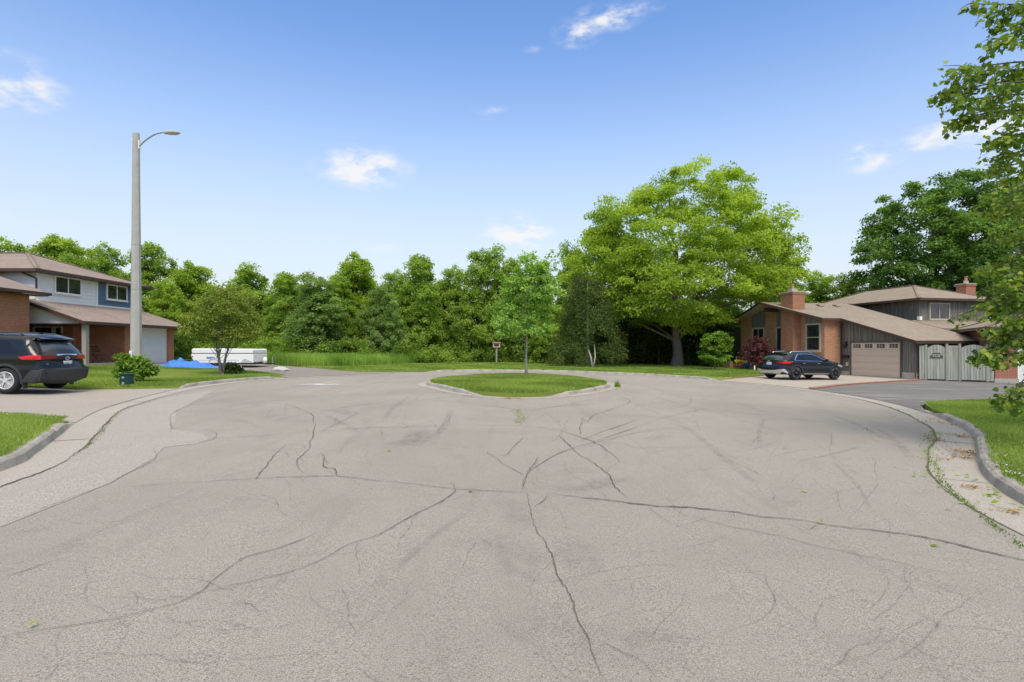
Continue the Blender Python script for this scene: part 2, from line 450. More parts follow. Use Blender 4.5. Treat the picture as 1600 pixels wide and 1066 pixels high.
# base terrain to the horizon
def far_z(x, y): return T(x, y) - .32 if (abs(x) < 60 and -40 < y < 90) else T(x, y) * .3 - .4
g = MB()
xs = [-1500, -500, -150, -70, -45, -30, -20, -11, 0, 11, 20, 40, 70, 150, 500, 1500]; ys = [-500, -100, -40, -20, 0, 20, 40, 60, 80, 120, 300, 800, 2500]
g.add([(x, y, far_z(x, y)) for y in ys for x in xs], [(j * len(xs) + i, j * len(xs) + i + 1, (j + 1) * len(xs) + i + 1, (j + 1) * len(xs) + i) for j in range(len(ys) - 1) for i in range(len(xs) - 1)])
tag(g.build('ground', M_earth, fix=False), kind='structure')

def ribbon(m, pts, w0, w1, zf, th=0.0, side=1):
    """flat strip between offsets w0 and w1 to the left of pts"""
    A = offset(pts, w0); B = offset(pts, w1); n = len(pts)
    vs = [(p[0], p[1], zf(*p)) for p in A] + [(p[0], p[1], zf(*p)) for p in B]
    m.add(vs, [(i, i + 1, n + i + 1, n + i) for i in range(n - 1)])
def kerb(name, pts, h=.13, w=.17, end0=True, end1=True, sgn=1, low=False):
    """kerb on the left of travel (outside of the bulb when sgn=1)"""
    pts = cr(pts, .13); m = MB(); n = len(pts); rnd = random.Random(len(pts)); from mathutils import noise as kn
    P0 = pts; P1 = offset(pts, sgn * .03); P2 = offset(pts, sgn * .07); P3 = offset(pts, sgn * w); L = []
    for i in range(n):
        k = 1.0
        if end0: k = min(k, (i + .3) / 7)
        if end1: k = min(k, (n - 1 - i + .3) / 7)
        c1 = kn.noise(Vector((P0[i][0] * 1.1, P0[i][1] * 1.1, 3))); c2 = kn.noise(Vector((P0[i][0] * 5, P0[i][1] * 5, 7))); j = rnd.uniform(-.004, .004) - .05 * max(0, c1 + .35 * c2 - .12); gap = .35 if i % 23 == 11 else 1; hh = (h + j) * k * (.9 if gap < 1 else 1)
        row = [(*P0[i], T(*P0[i]) - .05), (*P0[i], T(*P0[i]) + .01), (P1[i][0] + c2 * .012, P1[i][1] + c2 * .012, T(*P1[i]) + hh * (.80 + .1 * c2)), (P2[i][0] + c1 * .02, P2[i][1] + c2 * .01, T(*P2[i]) + hh), (*P3[i], T(*P3[i]) + hh - .02 * abs(c2)), (*P3[i], T(*P3[i]) - .1)]
        L += row
    fs = [(i * 6 + k, (i + 1) * 6 + k, (i + 1) * 6 + k + 1, i * 6 + k + 1) for i in range(n - 1) for k in range(5)]
    fs += [(0, 1, 2, 3, 4, 5), tuple((n - 1) * 6 + k for k in (5, 4, 3, 2, 1, 0))]
    m.add(L, fs); return tag(m.build(name, M_kerb), kind='structure')
r1, r2, r3, r4 = run(K1[0], K1[-1]), run(K2[0], K2[-1]), run(K3[0], K3[-1]), run(K4[0], K4[-1])
# travel runs up the left, round the far side, back down the right: outside of the bulb is on the left
for r, e0, e1 in ((r1, False, True), (r2, True, True), (r3, True, True), (r4, True, False)): kerb('kerb', r, end0=e0, end1=e1)
low = run(K3[-1], K4[0])
# gutter: slabs with joints
gm = MB()
def slab_strip(m, pts, w0, w1, lift, slab=6, gap=.012):
    for a in range(0, len(pts) - 1, slab):
        seg = pts[a:a + slab + 1]
        if len(seg) < 2: continue
        seg = [tuple(v) for v in seg]
        d0 = Vector(seg[1][:2]) - Vector(seg[0][:2]); d1 = Vector(seg[-2][:2]) - Vector(seg[-1][:2])
        seg[0] = tuple(Vector(seg[0][:2]) + d0.normalized() * gap); seg[-1] = tuple(Vector(seg[-1][:2]) + d1.normalized() * gap)
        ribbon(m, seg, w0, w1, lambda x, y: T(x, y) + lift)
i1, i4 = idx_of(K1[-1]), idx_of(K4[0])
def GW(i):     # width of the gutter, wider beside the two near kerbs
    if i <= i1: return .48
    if i < i1 + 6: return .48 - .04 * (i - i1) / 6
    if i >= i4: return .54
    if i > i4 - 8: return .44 + .10 * (i - i4 + 8) / 8
    return .44
_in = offset(EDGE, -1.0); INNER = [(p[0] + (q[0] - p[0]) * GW(i), p[1] + (q[1] - p[1]) * GW(i)) for i, (p, q) in enumerate(zip(EDGE, _in))]
OUTER = offset(EDGE, .02)
for a in range(0, len(EDGE) - 1, 6):
    ii = list(range(a, min(a + 7, len(EDGE)))); A2_ = [Vector(OUTER[i]) for i in ii]; B2_ = [Vector(INNER[i]) for i in ii]
    if len(ii) < 2: continue
    for L_ in (A2_, B2_):
        d0 = (L_[1] - L_[0]).normalized() * .014; d1 = (L_[-2] - L_[-1]).normalized() * .014; L_[0] = L_[0] + d0; L_[-1] = L_[-1] + d1
    n_ = len(ii); lf = .006 + .003 * ((a * 7) % 5) / 5
    gm.add([(v.x, v.y, T(v.x, v.y) + lf) for v in A2_ + B2_], [(i, i + 1, n_ + i + 1, n_ + i) for i in range(n_ - 1)])
tag(gm.build('gutter', M_gut, fix=False), kind='structure')
gm = MB(); slab_strip(gm, run(A1[0], A1[-1]), -.02, .28, .012, 5); slab_strip(gm, run(A2[0], A2[-1]), -.02, .28, .012, 5); slab_strip(gm, low, -.02, .22, .016, 5)
tag(gm.build('driveway_apron', M_kerb, fix=False), kind='structure')

bk = lambda r, d=.12: offset(r, d)
L1 = bk(r1) + [(-9.6, 10.75), (-14, 11.2), (-40, 12.5), (-40, -30)]
L2 = bk(r2) + [(-11.5, 26.2), (-14.4, 29.2), (-18.6, 29.2), (-21.3, 30.6), (-21.3, 27.2), (-22.3, 22.5), (-22.3, 17.35), (-17.8, 17.1), (-13.5, 16.9)]
L3 = bk(r3) + [(11.5, 28.2), (14.1, 30.8), (16.4, 33.6), (17.6, 37.2), (18.3, 41), (18.2, 60), (30, 75), (60, 78), (60, 84), (-60, 84), (-60, 38.8), (-22.1, 38.8), (-17, 38.5), (-14.4, 36.2), (-10.6, 31.9), (-8.4, 30.3)]
L4 = bk(r4) + [(30, -30), (40, 18), (25, 18.4), (16.5, 17.3), (11.9, 15.7)]
# widen so that nothing shows between lawn and driveway
LAWNS = {}
for nm, pl in (('near_left_lawn', L1), ('left_lawn', L2), ('far_lawn', L3), ('right_lawn', L4)):
    o = sheet(nm, pl, lawn_z, M_lawn, step=1.6 if nm != 'far_lawn' else 3, skirt=.5); o.name = 'lawn'; tag(o, kind='structure'); LAWNS[nm] = pl
D1 = bk(run(K1[-1], K2[0]), .0) + [(-11.3, 18.4), (-13.5, 17.2), (-17.8, 17.4), (-22.2, 17.6), (-22.2, 11.5), (-14, 10.9), (-9.6, 10.5), (-8.4, 10.2)]
tag(sheet('driveway', D1, drive_z, M_drvL, step=1.2, skirt=.4), kind='structure')
D2 = bk(run(K2[-1], K3[0]), .0) + [(-8.2, 30.5), (-10.4, 32.1), (-14.2, 36.4), (-16.9, 38.8), (-22.1, 39), (-22.05, 30.4), (-18.6, 29.0), (-14.2, 29.0), (-11.3, 26.0), (-10.4, 25)]
tag(sheet('driveway', D2, drive_z, M_gravel, step=1.2, skirt=.4), kind='structure')
brick_line = cr([(11.85, 21.7), (13.6, 23.2), (15.9, 25.0), (18.6, 27.2), (21, 29), (22.75, 30.45)], .5)
a3i = idx_of(A3[-1])
D3 = EDGE[idx_of(K3[-1]):a3i + 1] + brick_line + [(22.6, 30.7), (21.6, 35.6), (20.3, 35.5), (19.9, 37.5), (17.2, 37.4), (16.2, 33.6), (14.0, 30.9), (11.4, 28.3)]
tag(sheet('driveway', D3, drive_z, M_conc, step=1.2, skirt=.4), kind='structure')
D4 = EDGE[a3i:idx_of(K4[0]) + 1] + [(11.7, 15.6), (16.5, 17.1), (25, 18.2), (40, 17.8), (40, 29), (26, 29), (24, 30.2), (22.8, 30.4)] + brick_line[::-1]
dd = [D4[0]]
for p in D4[1:]:
    if math.hypot(p[0] - dd[-1][0], p[1] - dd[-1][1]) > .02: dd.append(p)
tag(sheet('driveway', dd[:-1] if math.hypot(dd[0][0] - dd[-1][0], dd[0][1] - dd[-1][1]) < .02 else dd, drive_z, M_dark, step=1.2, skirt=.4), kind='structure')
# red brick edging
m = MB(); n = len(brick_line)
A = offset(brick_line, .02); B = offset(brick_line, -.24)
vs = []
for i in range(n):
    za = drive_z(*A[i]); vs += [(*A[i], za - .05), (*A[i], za + .05), (*B[i], za + .05), (*B[i], za - .05)]
m.add(vs, [(i * 4 + k, i * 4 + k + 1, (i + 1) * 4 + k + 1, (i + 1) * 4 + k) for i in range(n - 1) for k in range(3)] + [(0, 1, 2, 3)])
tag(m.build('brick_edging', M_redbrick), kind='structure')
m = MB(); ln = cr([(10.35, 27.3), (11.5, 28.3), (14.1, 30.9), (16.3, 33.6)], .5); n = len(ln)
A = ln; B = offset(ln, .2); vs = []
for i in range(n):
    za = lawn_z(*A[i]) + .02; vs += [(*A[i], za - .25), (*A[i], za), (*B[i], za), (*B[i], za - .25)]
m.add(vs, [(i * 4 + k, i * 4 + k + 1, (i + 1) * 4 + k + 1, (i + 1) * 4 + k) for i in range(n - 1) for k in range(3)] + [(0, 1, 2, 3)])
tag(m.build('brick_edging', brick_mat('edging_brick', (.42, .24, .15), (.36, .19, .12), (.36, .3, .25))), kind='structure')

# island
ISL = cr([(-3.3, 21.9), (-3.0, 24.3), (-1.9, 26.6), (-.6, 27.9), (.75, 28.3), (2.0, 27.7), (3.1, 26.1), (3.85, 23.3), (3.75, 21.6), (3.05, 19.9), (2.1, 18.3), (1.1, 17.15), (.1, 16.7), (-.9, 17.2), (-1.75, 18.4), (-2.5, 20.0)], .35, True)
tag(sheet('island_lawn', ISL, lambda x, y: T(x, y) + .12 + .05 * max(0, 1 - ((x - .3) ** 2 / 9 + (y - 22.5) ** 2 / 25)), M_lawn, step=.9, skirt=.3), kind='structure').name = 'lawn'
# kerb of the island: left and right arcs, broken away at the near tip
ri = idx = None
def arc(pts, a, b):
    i = min(range(len(pts)), key=lambda k: (pts[k][0] - a[0]) ** 2 + (pts[k][1] - a[1]) ** 2)
    j = min(range(len(pts)), key=lambda k: (pts[k][0] - b[0]) ** 2 + (pts[k][1] - b[1]) ** 2)
    return pts[i:j + 1] if j >= i else pts[i:] + pts[:j + 1]
isl_out = offset(ISL, .16, True)
kerb('kerb', arc(isl_out, (.8, 28.4), (1.2, 17.1)), sgn=-1, end0=False, end1=True)
kerb('kerb', arc(isl_out, (-1.0, 17.0), (.8, 28.4)), sgn=-1, end0=True, end1=False)
gm = MB()
slab_strip(gm, arc(isl_out, (.8, 28.4), (.05, 16.5)), -.02, .34, .006, 7)
slab_strip(gm, arc(isl_out, (.05, 16.5), (.8, 28.4)), -.02, .34, .006, 7)
tag(gm.build('gutter', M_gut, fix=False), kind='structure')

# worn light streaks on the dark driveway
# patches, cracks, tyre marks on the road
tag(sheet('asphalt_strip', [(-4.2, -2), (-4.25, 4.58), (-4.4, 5.97), (-4.8, 7.29), (-5.15, 8.05), (-4.85, 8.35), (-4.85, 8.7), (-5.3, 9.3), (-6.1, 9.72), (-6.5, 10.5), (-7.58, 12.28), (-9.2, 16.4),
     (-9.95, 18.3), (-9.65, 15.0), (-8.9, 12.6), (-7.72, 10.45), (-7.0, 9.3), (-6.1, 7.8), (-5.62, 6.55), (-5.2, 4.5), (-4.95, 0), (-4.85, -2)], lambda x, y: T(x, y) + .004, M_patch, step=0), kind='structure')
def crack_mat():
    n = NT('crack_fill', 1, 0); n.base(n.mix(n.noise(6, 3), (.10, .09, .07), (.17, .155, .12)))
    tr = n.n('ShaderNodeBsdfTransparent'); ms = n.n('ShaderNodeMixShader')
    a = n.attr('fade'); n.put(ms.inputs[0], n.math('MULTIPLY', a, n.rng(n.noise(9, 5, .7), .2, .42, .55, 1)))
    n.t.links.new(tr.outputs[0], ms.inputs[1]); n.t.links.new(n.b.outputs[0], ms.inputs[2]); n.t.links.new(ms.outputs[0], n.t.nodes['Material Output'].inputs[0]); return n.m
def mark_mat(name, col, amt, lo=.4, hi=.62, sc=5):
    n = NT(name, .9, .1); n.base(col)
    tr = n.n('ShaderNodeBsdfTransparent'); ms = n.n('ShaderNodeMixShader')
    f = n.math('MULTIPLY', n.math('MULTIPLY', n.attr('fade'), amt), n.rng(n.noise(sc, 6, .7), lo, hi, .1, 1))
    n.put(ms.inputs[0], n.math('MULTIPLY', f, n.rng(n.noise(70, 2, .6), .35, .6, .35, 1)))
    n.t.links.new(tr.outputs[0], ms.inputs[1]); n.t.links.new(n.b.outputs[0], ms.inputs[2]); n.t.links.new(ms.outputs[0], n.t.nodes['Material Output'].inputs[0]); return n.m
def fade_ribbons(name, specs, mat, lift, jitter=0.0, seed=1, ws_=1.0, world=False):
    rnd = random.Random(seed); vs, fs, fade = [], [], []
    for pts, w in specs:
        w *= ws_
        P = cr([p if world else gp(*p) for p in pts], .05 if jitter else .3)
        if jitter:
            ph = rnd.uniform(0, 9); Q = []
            ox = 0
            for i, p in enumerate(P):
                ox = ox * .88 + rnd.uniform(-jitter, jitter) * .55; w1 = rnd.uniform(-1, 1) * .006; Q.append((p[0] + ox * .6 + w1, p[1] + ox + w1 + .05 * math.sin(i * .045 + ph) * math.sin(i * .11)))
            P = Q
        n = len(P)
        ws = [w * (rnd.uniform(.45, 1.05) * (.8 + .25 * math.sin(q * .13 + len(pts))) if jitter else 1) for q in range(len(P))]
        L = [(-1, 0), (-.45, 1), (.45, 1), (1, 0)] if not jitter else [(-1, .9), (0, 1), (1, .9)]
        b = len(vs); k = len(L)
        rows = []
        for off, fd in L:
            row = offset(P, off)
            rows.append(row)
        for i in range(n):
            endf = min(1, (min(i, n - 1 - i)) / max(2, n * .12))
            for (off, fd), row in zip(L, rows):
                q = row[i]; c = P[i]; x = c[0] + (q[0] - c[0]) / max(abs(off), 1e-6) * abs(off) * ws[i] if off else c[0]
                y = c[1] + (q[1] - c[1]) * ws[i] if off else c[1]
                x = c[0] + (q[0] - c[0]) * ws[i]
                vs.append((x, y, T(x, y) + lift)); fade.append(fd * endf)
        fs += [(b + i * k + j, b + i * k + j + 1, b + (i + 1) * k + j + 1, b + (i + 1) * k + j) for i in range(n - 1) for j in range(k - 1)]
    me = bpy.data.meshes.new(name); me.from_pydata(vs, [], fs); me.materials.append(mat)
    a = me.attributes.new('fade', 'FLOAT', 'POINT'); a.data.foreach_set('value', fade)
    bm = bmesh.new(); bm.from_mesh(me)
    for f in bm.faces:
        if f.normal.z < 0: f.normal_flip()
    bm.to_mesh(me); bm.free()
    o = bpy.data.objects.new(name, me); COL.objects.link(o); return tag(o, kind='structure')
CR = [([(180,764),(300,755),(420,747),(500,746),(560,749),(640,755),(720,764),(780,769),(850,770)], .012),
 ([(850,770),(930,780),(1000,790),(1080,795),(1150,802),(1230,811),(1300,821),(1400,836),(1500,856),(1600,880),(1700,905)], .021),
 ([(288,692),(325,688),(437,680),(490,674),(569,669.5),(685,666),(805,666),(846,668),(887,678),(925,691),(944,700),(968,721),(948,733)], .014),
 ([(440,632),(462,637),(486,648),(493,667),(480,700),(467,725),(484,744)], .011),
 ([(-40,1006),(0,995.5),(90,980),(184,963),(250,946),(306,928),(371,877),(437,858),(500,834)], .008),
 ([(306,928),(376,915),(454,897),(500,879),(545,853),(590,838),(642,808),(699,780),(712,765)], .009),
 ([(822,770),(834,817),(856,855),(875,904),(894,937),(905,967),(927,1012),(946,1066),(950,1090)], .008),
 ([(822,768),(818,752),(826,738),(840,728),(870,712),(905,698),(930,690),(960,680),(1000,665)], .012),
 ([(872,680),(899,706),(925,721),(949,740),(959,759),(985,781)], .012),
 ([(816,766),(824,744),(840,717)], .012), ([(760,706),(790,726),(820,744)], .009), ([(820,684),(808,694),(794,710),(780,714)], .01),
 ([(447,695),(430,712),(419,725),(400,751)], .01), ([(500,708),(508,716),(504,730),(520,735),(526,745)], .013),
 ([(1067,804),(1150,824),(1225,837),(1277,852),(1400,880),(1500,900)], .006), ([(834,793),(850,784),(857,775)], .009),
 ([(925,691),(970,693),(1000,700),(1100,700),(1180,712)], .008), ([(913,651),(906,668),(908,680)], .012), ([(905,652),(917,660),(930,648),(965,640)], .012),
 ([(700,779),(712,768),(705,755)], .008), ([(905,691),(950,672),(1000,655)], .014), ([(932,1003),(980,1025),(1030,1066)], .005), ([(0,905),(60,885),(95,873)], .01),
 ([(655,624),(700,628),(760,634),(806,640),(835,641),(870,636),(960,629)], .016), ([(620,632),(700,620)], .01), ([(965,619),(985,628),(940,645)], .012),
 ([(560,849),(556,870),(562,905)], .004), ([(1010,792),(1035,810),(1080,830)], .005), ([(1190,744),(1100,700)], .006),
 ([(240,680),(265,672),(275,643),(345,615)], .008), ([(0,822),(100,783),(170,756),(240,717),(250,697),(330,688),(330,673),(262,671)], .007), ([(500,676),(560,646),(590,640)], .008)]
rb = random.Random(21); BR = []
for pts, w in CR[:16]:
    for k in range(max(1, len(pts) - 2)):
        j = rb.randrange(len(pts) - 1); t = rb.random(); x = pts[j][0] * (1 - t) + pts[j + 1][0] * t; y = pts[j][1] * (1 - t) + pts[j + 1][1] * t; a = rb.uniform(0, 6.28); L = rb.uniform(8, 30) * (.5 + (y - 620) / 250); q = [(x, y)]
        for _ in range(3): a += rb.uniform(-.7, .7); x += math.cos(a) * L / 3; y = max(612, y + math.sin(a) * L / 3 * .5); q.append((x, y))
        BR.append((q, w * .45))
CR += BR
fade_ribbons('road_cracks', CR, crack_mat(), .0095, jitter=.024, seed=4, ws_=.66)
rh = random.Random(12); HC = []
for k in range(190):
    px = rh.uniform(60, 1480); py = 625 + 430 * rh.random() ** 1.7; a = rh.uniform(-.9, .9) if rh.random() < .6 else rh.uniform(.9, 2.2); L = (25 + (py - 600) * .35) * rh.uniform(.5, 1.5); pts = [(px, py)]
    if px < 300 and py < 780 or px > 1400 and py < 860: continue
    for j in range(5):
        a += rh.uniform(-.5, .5); px += math.cos(a) * L / 4; py = max(612, py + math.sin(a) * L / 4 * .45); pts.append((px, py))
    HC.append((pts, .0035 + .004 * rh.random() + (.004 if py < 720 else 0)))
fade_ribbons('hairline_cracks', HC, mark_mat('hairline_crack', (.13, .12, .10), .42, .36, .56, 7), .0075, jitter=.03, seed=5)
fade_ribbons('gutter_seam', [(INNER[idx_of(K1[3]):idx_of(A1[-1])], .014), (INNER[idx_of(K2[0]):idx_of(K3[-1])], .012), (INNER[idx_of(A4[0]):idx_of(K4[-4])], .014)], crack_mat(), .0125, jitter=.02, seed=8, world=True)
TM = [([(1000,665),(1045,652),(1109,639.5),(1161,646),(1202,650),(1285,661),(1345,669)], .05), ([(1041,659),(1075,672),(1101,691),(1131,717),(1185,760)], .07),
 ([(1195,654),(1186,676),(1188,702)], .05), ([(1240,723),(1285,714),(1352,697)], .045), ([(1060,738),(1150,732)], .04), ([(556,943),(624,885),(680,836),(744,793)], .05),
 ([(0,912),(60,888),(95,872)], .05), ([(505,985),(556,943)], .04), ([(640,700),(690,672),(705,640)], .09), ([(600,660),(612,640),(640,620)], .07),
 ([(510,650),(545,668),(560,680)], .09), ([(1300,720),(1340,760),(1360,800)], .03), ([(1300,650),(1330,660),(1390,690)], .07), ([(1420,880),(1410,920),(1390,950)], .03),
 ([(1370,670),(1400,690),(1425,720)], .09), ([(1080,622),(1075,632),(1040,640),(950,642)], .04), ([(590,1000),(620,950),(650,930)], .03), ([(1290,705),(1345,745),(1420,760)], .02), ([(1270,690),(1300,712)], .02),
 ([(850,640),(1000,612),(1080,606)], .04), ([(900,700),(1000,676),(1060,668)], .06), ([(420,660),(520,640),(600,630)], .06)]
fade_ribbons('tyre_marks', TM, mark_mat('tyre_rubber', (.17, .16, .145), .30), .013, seed=2)
ST = [([(770,775),(800,790),(815,830)], .17), ([(790,830),(812,870),(820,930)], .24), ([(880,835),(905,880),(915,915)], .2), ([(720,850),(780,850),(830,840)], .16), ([(810,930),(850,985),(880,1050)], .3), ([(950,960),(1010,1000),(1060,1060)], .25), ([(300,960),(400,900)], .2), ([(1240,900),(1350,960)], .3),
 ([(820,760),(900,764),(985,745)], .2), ([(590,700),(640,690),(660,672)], .25), ([(560,650),(520,640)], .25), ([(860,745),(900,735),(960,740)], .18), ([(1180,790),(1250,780)], .2), ([(1000,690),(1050,680)], .2)]
fade_ribbons('road_stains', ST, mark_mat('oil_stain', (.17, .158, .14), .40, .42, .60, 7), .017, seed=3)
fade_ribbons('paint_spill', [([(468,600.5),(500,601.5),(534,601)], .5), ([(500,598),(530,598)], .3)], mark_mat('white_powder', (.78, .78, .76), 1.1, .38, .5, 3), .012, seed=3)
fade_ribbons('paint_spill', [([(1085,615),(1112,614)], .3)], mark_mat('light_scuff', (.6, .58, .52), .6, .38, .5, 3), .012, seed=3)
fade_ribbons('pavement_scratch', [([(580,1062),(598,1012)], .008), ([(624,958),(635,937)], .007)], mark_mat('scratch', (.7, .68, .62), 1.6, .2, .3, 3), .012, seed=3)
# ------------------------------------------------------------ houses
M_brL = brick_mat('orange_brick', (.47, .195, .105), (.36, .14, .075), (.42, .31, .24))
M_brR = brick_mat('buff_brick', (.50, .26, .145), (.35, .15, .085), (.40, .31, .23))
M_br3 = brick_mat('red_brick', (.38, .13, .08), (.30, .10, .06), (.42, .36, .3))
M_sidW = simple('white_siding', (.76, .75, .71), .6, var=.05, scale=1.2)
M_sidB = simple('blue_siding', (.10, .155, .225), .55, var=.06)
M_whit = simple('white_trim', (.80, .78, .74), .5, var=.03)
M_brn = simple('brown_trim', (.075, .042, .033), .5, var=.15)
M_shL = shingle_mat('brown_shingles', (.28, .225, .19), (.22, .175, .148))
M_shR = shingle_mat('tan_shingles', (.285, .235, .185), (.225, .185, .145))
M_glass = glass_mat('window_glass'); M_glassg = glass_mat('window_glass_screened', (.03, .032, .03))
M_bnb = wood_mat('weathered_boards', [(.075, .07, .06), (.20, .19, .165), (.36, .345, .31), (.13, .105, .08)])
M_gate = wood_mat('weathered_gate_boards', [(.20, .20, .165), (.39, .40, .345), (.56, .57, .51), (.26, .25, .19)], sx=6)
M_post = wood_mat('grey_post', [(.22, .2, .17), (.32, .3, .26), (.42, .4, .36), (.3, .28, .24)])
M_tan = simple('tan_trim', (.44, .37, .28), .6, var=.06)
M_cream = simple('cream_soffit', (.52, .47, .38), .7, var=.06)
M_door = simple('beige_garage_door', (.60, .475, .375), .55, var=.04)
M_wdoor = simple('white_garage_door', (.74, .74, .73), .5, var=.03)
M_black = simple('black_metal', (.02, .02, .022), .4, var=.2)
M_cfoot = simple('concrete_footing', (.40, .37, .31), .9, var=.15, scale=8)
M_silv = simple('silver_metal', (.55, .56, .57), .3, metal=.9, var=.04)

def face_M(p0, d, off=0.0):
    """x along the wall, y outwards, z up; outwards is to the right of d"""
    d = Vector((d[0], d[1], 0)).normalized(); nrm = Vector((d.y, -d.x, 0))
    M = Matrix(((d.x, nrm.x, 0, p0[0] + nrm.x * off), (d.y, nrm.y, 0, p0[1] + nrm.y * off), (0, 0, 1, 0), (0, 0, 0, 1)))
    return M
def window(parent, p0, d, w, z0, z1, panes=2, fw=.075, mf=None, mg=None, horiz=False, base=Matrix(), label=None):
    M = base @ face_M(p0, d); mf = mf or M_whit; mg = mg or M_glass
    m = MB(); m.M = M
    for a in ((-fw, z0 - fw, w + fw, z0), (-fw, z1, w + fw, z1 + fw), (-fw, z0, 0, z1), (w, z0, w + fw, z1)):
        m.box(a[0], -.03, a[1], a[2], .055, a[3])
    for k in range(1, panes):
        if horiz: zz = z0 + (z1 - z0) * k / panes; m.box(0, -.02, zz - .03, w, .04, zz + .03)
        else: m.box(w * k / panes - .025, -.02, z0, w * k / panes + .025, .04, z1)
    m.box(-fw - .03, -.02, z0 - fw - .045, w + fw + .03, .10, z0 - fw)
    f = m.build('window', mf, parent)
    if label: f['label'] = label
    g = MB(); g.M = M
    for k in range(panes):
        if horiz: g.box(.004, -.01, z0 + (z1 - z0) * k / panes + .004, w - .004, .016 + .008 * k, z0 + (z1 - z0) * (k + 1) / panes - .004)
        else: g.box(w * k / panes + .004, -.01, z0 + .004, w * (k + 1) / panes - .004, .016 + .008 * k, z1 - .004)
    g.build('pane', mg, f)
    return f
def lap_siding(parent, name, p0, d, poly, mat, base=Matrix(), lap=.2):
    """horizontal boards inside a polygon (x along wall, z up)"""
    m = MB(); m.M = base @ face_M(p0, d)
    zmin = min(p[1] for p in poly); zmax = max(p[1] for p in poly)
    def xr(z):
        xs = []
        for i in range(len(poly)):
            (x1, y1), (x2, y2) = poly[i - 1], poly[i]
            if (y1 > z) != (y2 > z): xs.append(x1 + (z - y1) / (y2 - y1) * (x2 - x1))
        return (min(xs), max(xs)) if len(xs) > 1 else None
    z = zmin
    while z < zmax - .01:
        z2 = min(z + lap, zmax); a = xr(z + .001); b = xr(z2 - .001)
        if a and b:
            m.add([(a[0], .03, z), (a[1], .03, z), (b[1], .008, z2), (b[0], .008, z2), (a[0], 0, z), (a[1], 0, z), (b[1], 0, z2), (b[0], 0, z2)],
                  [(0, 1, 2, 3), (4, 5, 1, 0), (0, 3, 7, 4), (1, 5, 6, 2)])
        z = z2
    return m.build(name, mat, parent, fix=False)
def slab(m, pts, th=.12):
    """roof slab: pts top polygon, th thickness down"""
    n = len(pts)
    m.add(list(pts) + [(p[0], p[1], p[2] - th) for p in pts], [tuple(range(n)), tuple(range(2 * n - 1, n - 1, -1))] + [(i, n + i, n + (i + 1) % n, (i + 1) % n) for i in range(n)])
def edgebox(m, a, b, w, h, drop=0.0):
    a = Vector(a) - Vector((0, 0, drop)); b = Vector(b) - Vector((0, 0, drop)); m.bar(a, b, w, h)

# ---- left house
GL = .58
HL = empty('house', (-28, 30, GL), 0, 'split level orange brick house with white and blue upper siding behind the black suv', 'house')
BL = Matrix.Translation((28, -30, -GL))
def LM(): m = MB(); m.M = BL; return m
m = LM()
m.box(-34, 18, .1, -23.6, 26.6, 4.05)                     # front block
m.prism([(-34, 4.05), (-23.6, 4.05), (-28.5, 5.85)], 'y', 18, 26.6)
m.box(-34, 26.6, .1, -27.0, 30, 3.9)
m.box(-34, 30, .1, -24.2, 35.4, 3.6)                      # recess back wall
m.box(-24.2, 30.9, .1, -22, 32.15, 2.86); m.box(-24.2, 34.65, .1, -22, 35.4, 2.86); m.box(-24.2, 32.15, 2.73, -22.05, 34.65, 2.86)
m.build('wall', M_brL, HL)
m = LM(); m.box(-34, 28, 2.8, -24.5, 35.6, 5.5); m.build('upper_wall', M_sidW, HL)
# siding boards: east face in white and blue, south face in white
dW, dB = (0, 1), (0, 1)
def east(y0, y1, z0, z1): return [(y0, z0), (y1, z0), (y1, z1), (y0, z1)]
lap_siding(HL, 'white_siding', (-24.49, 28.0), (0, 1), [(0, 3.9), (4.1, 3.9), (4.1, 5.45), (0, 5.45)], M_sidW, BL)
lap_siding(HL, 'blue_siding', (-24.49, 32.1), (0, 1), [(0, 4.0), (3.5, 4.0), (3.5, 5.45), (0, 5.45)], M_sidB, BL)
lap_siding(HL, 'white_siding', (-34, 27.99), (1, 0), [(0, 3.6), (9.5, 3.6), (9.5, 5.45), (0, 5.45)], M_sidW, BL)
lap_siding(HL, 'porch_gable_siding', (-24.4, 27.4), (1, 0), [(0, 2.7), (2.95, 2.7), (2.95, 2.78), (0, 3.88)], M_sidW, BL, .16)
m = LM(); m.box(-24.46, 27.97, 3.9, -24.44, 28.1, 5.4); m.box(-24.46, 31.98, 3.9, -24.435, 32.12, 5.45); m.box(-24.47, 28, 3.86, -24.4, 35.6, 4.02); m.build('corner_trim', M_whit, HL)
window(HL, (-24.44, 29.1), (0, 1), 1.72, 2.93 + 1.55 - 1.5 + .02, 3.86, 2, base=BL, mg=M_glassg) if False else None
window(HL, (-24.45, 29.12), (0, 1), 1.66, 4.5, 5.3, 2, base=BL, mg=M_glassg)
window(HL, (-24.45, 32.85), (0, 1), 1.6, 4.48, 5.28, 2, base=BL, mg=M_glassg)
window(HL, (-23.6, 22.2), (0, 1), 2.6, 2.2, 3.9, 2, base=BL)
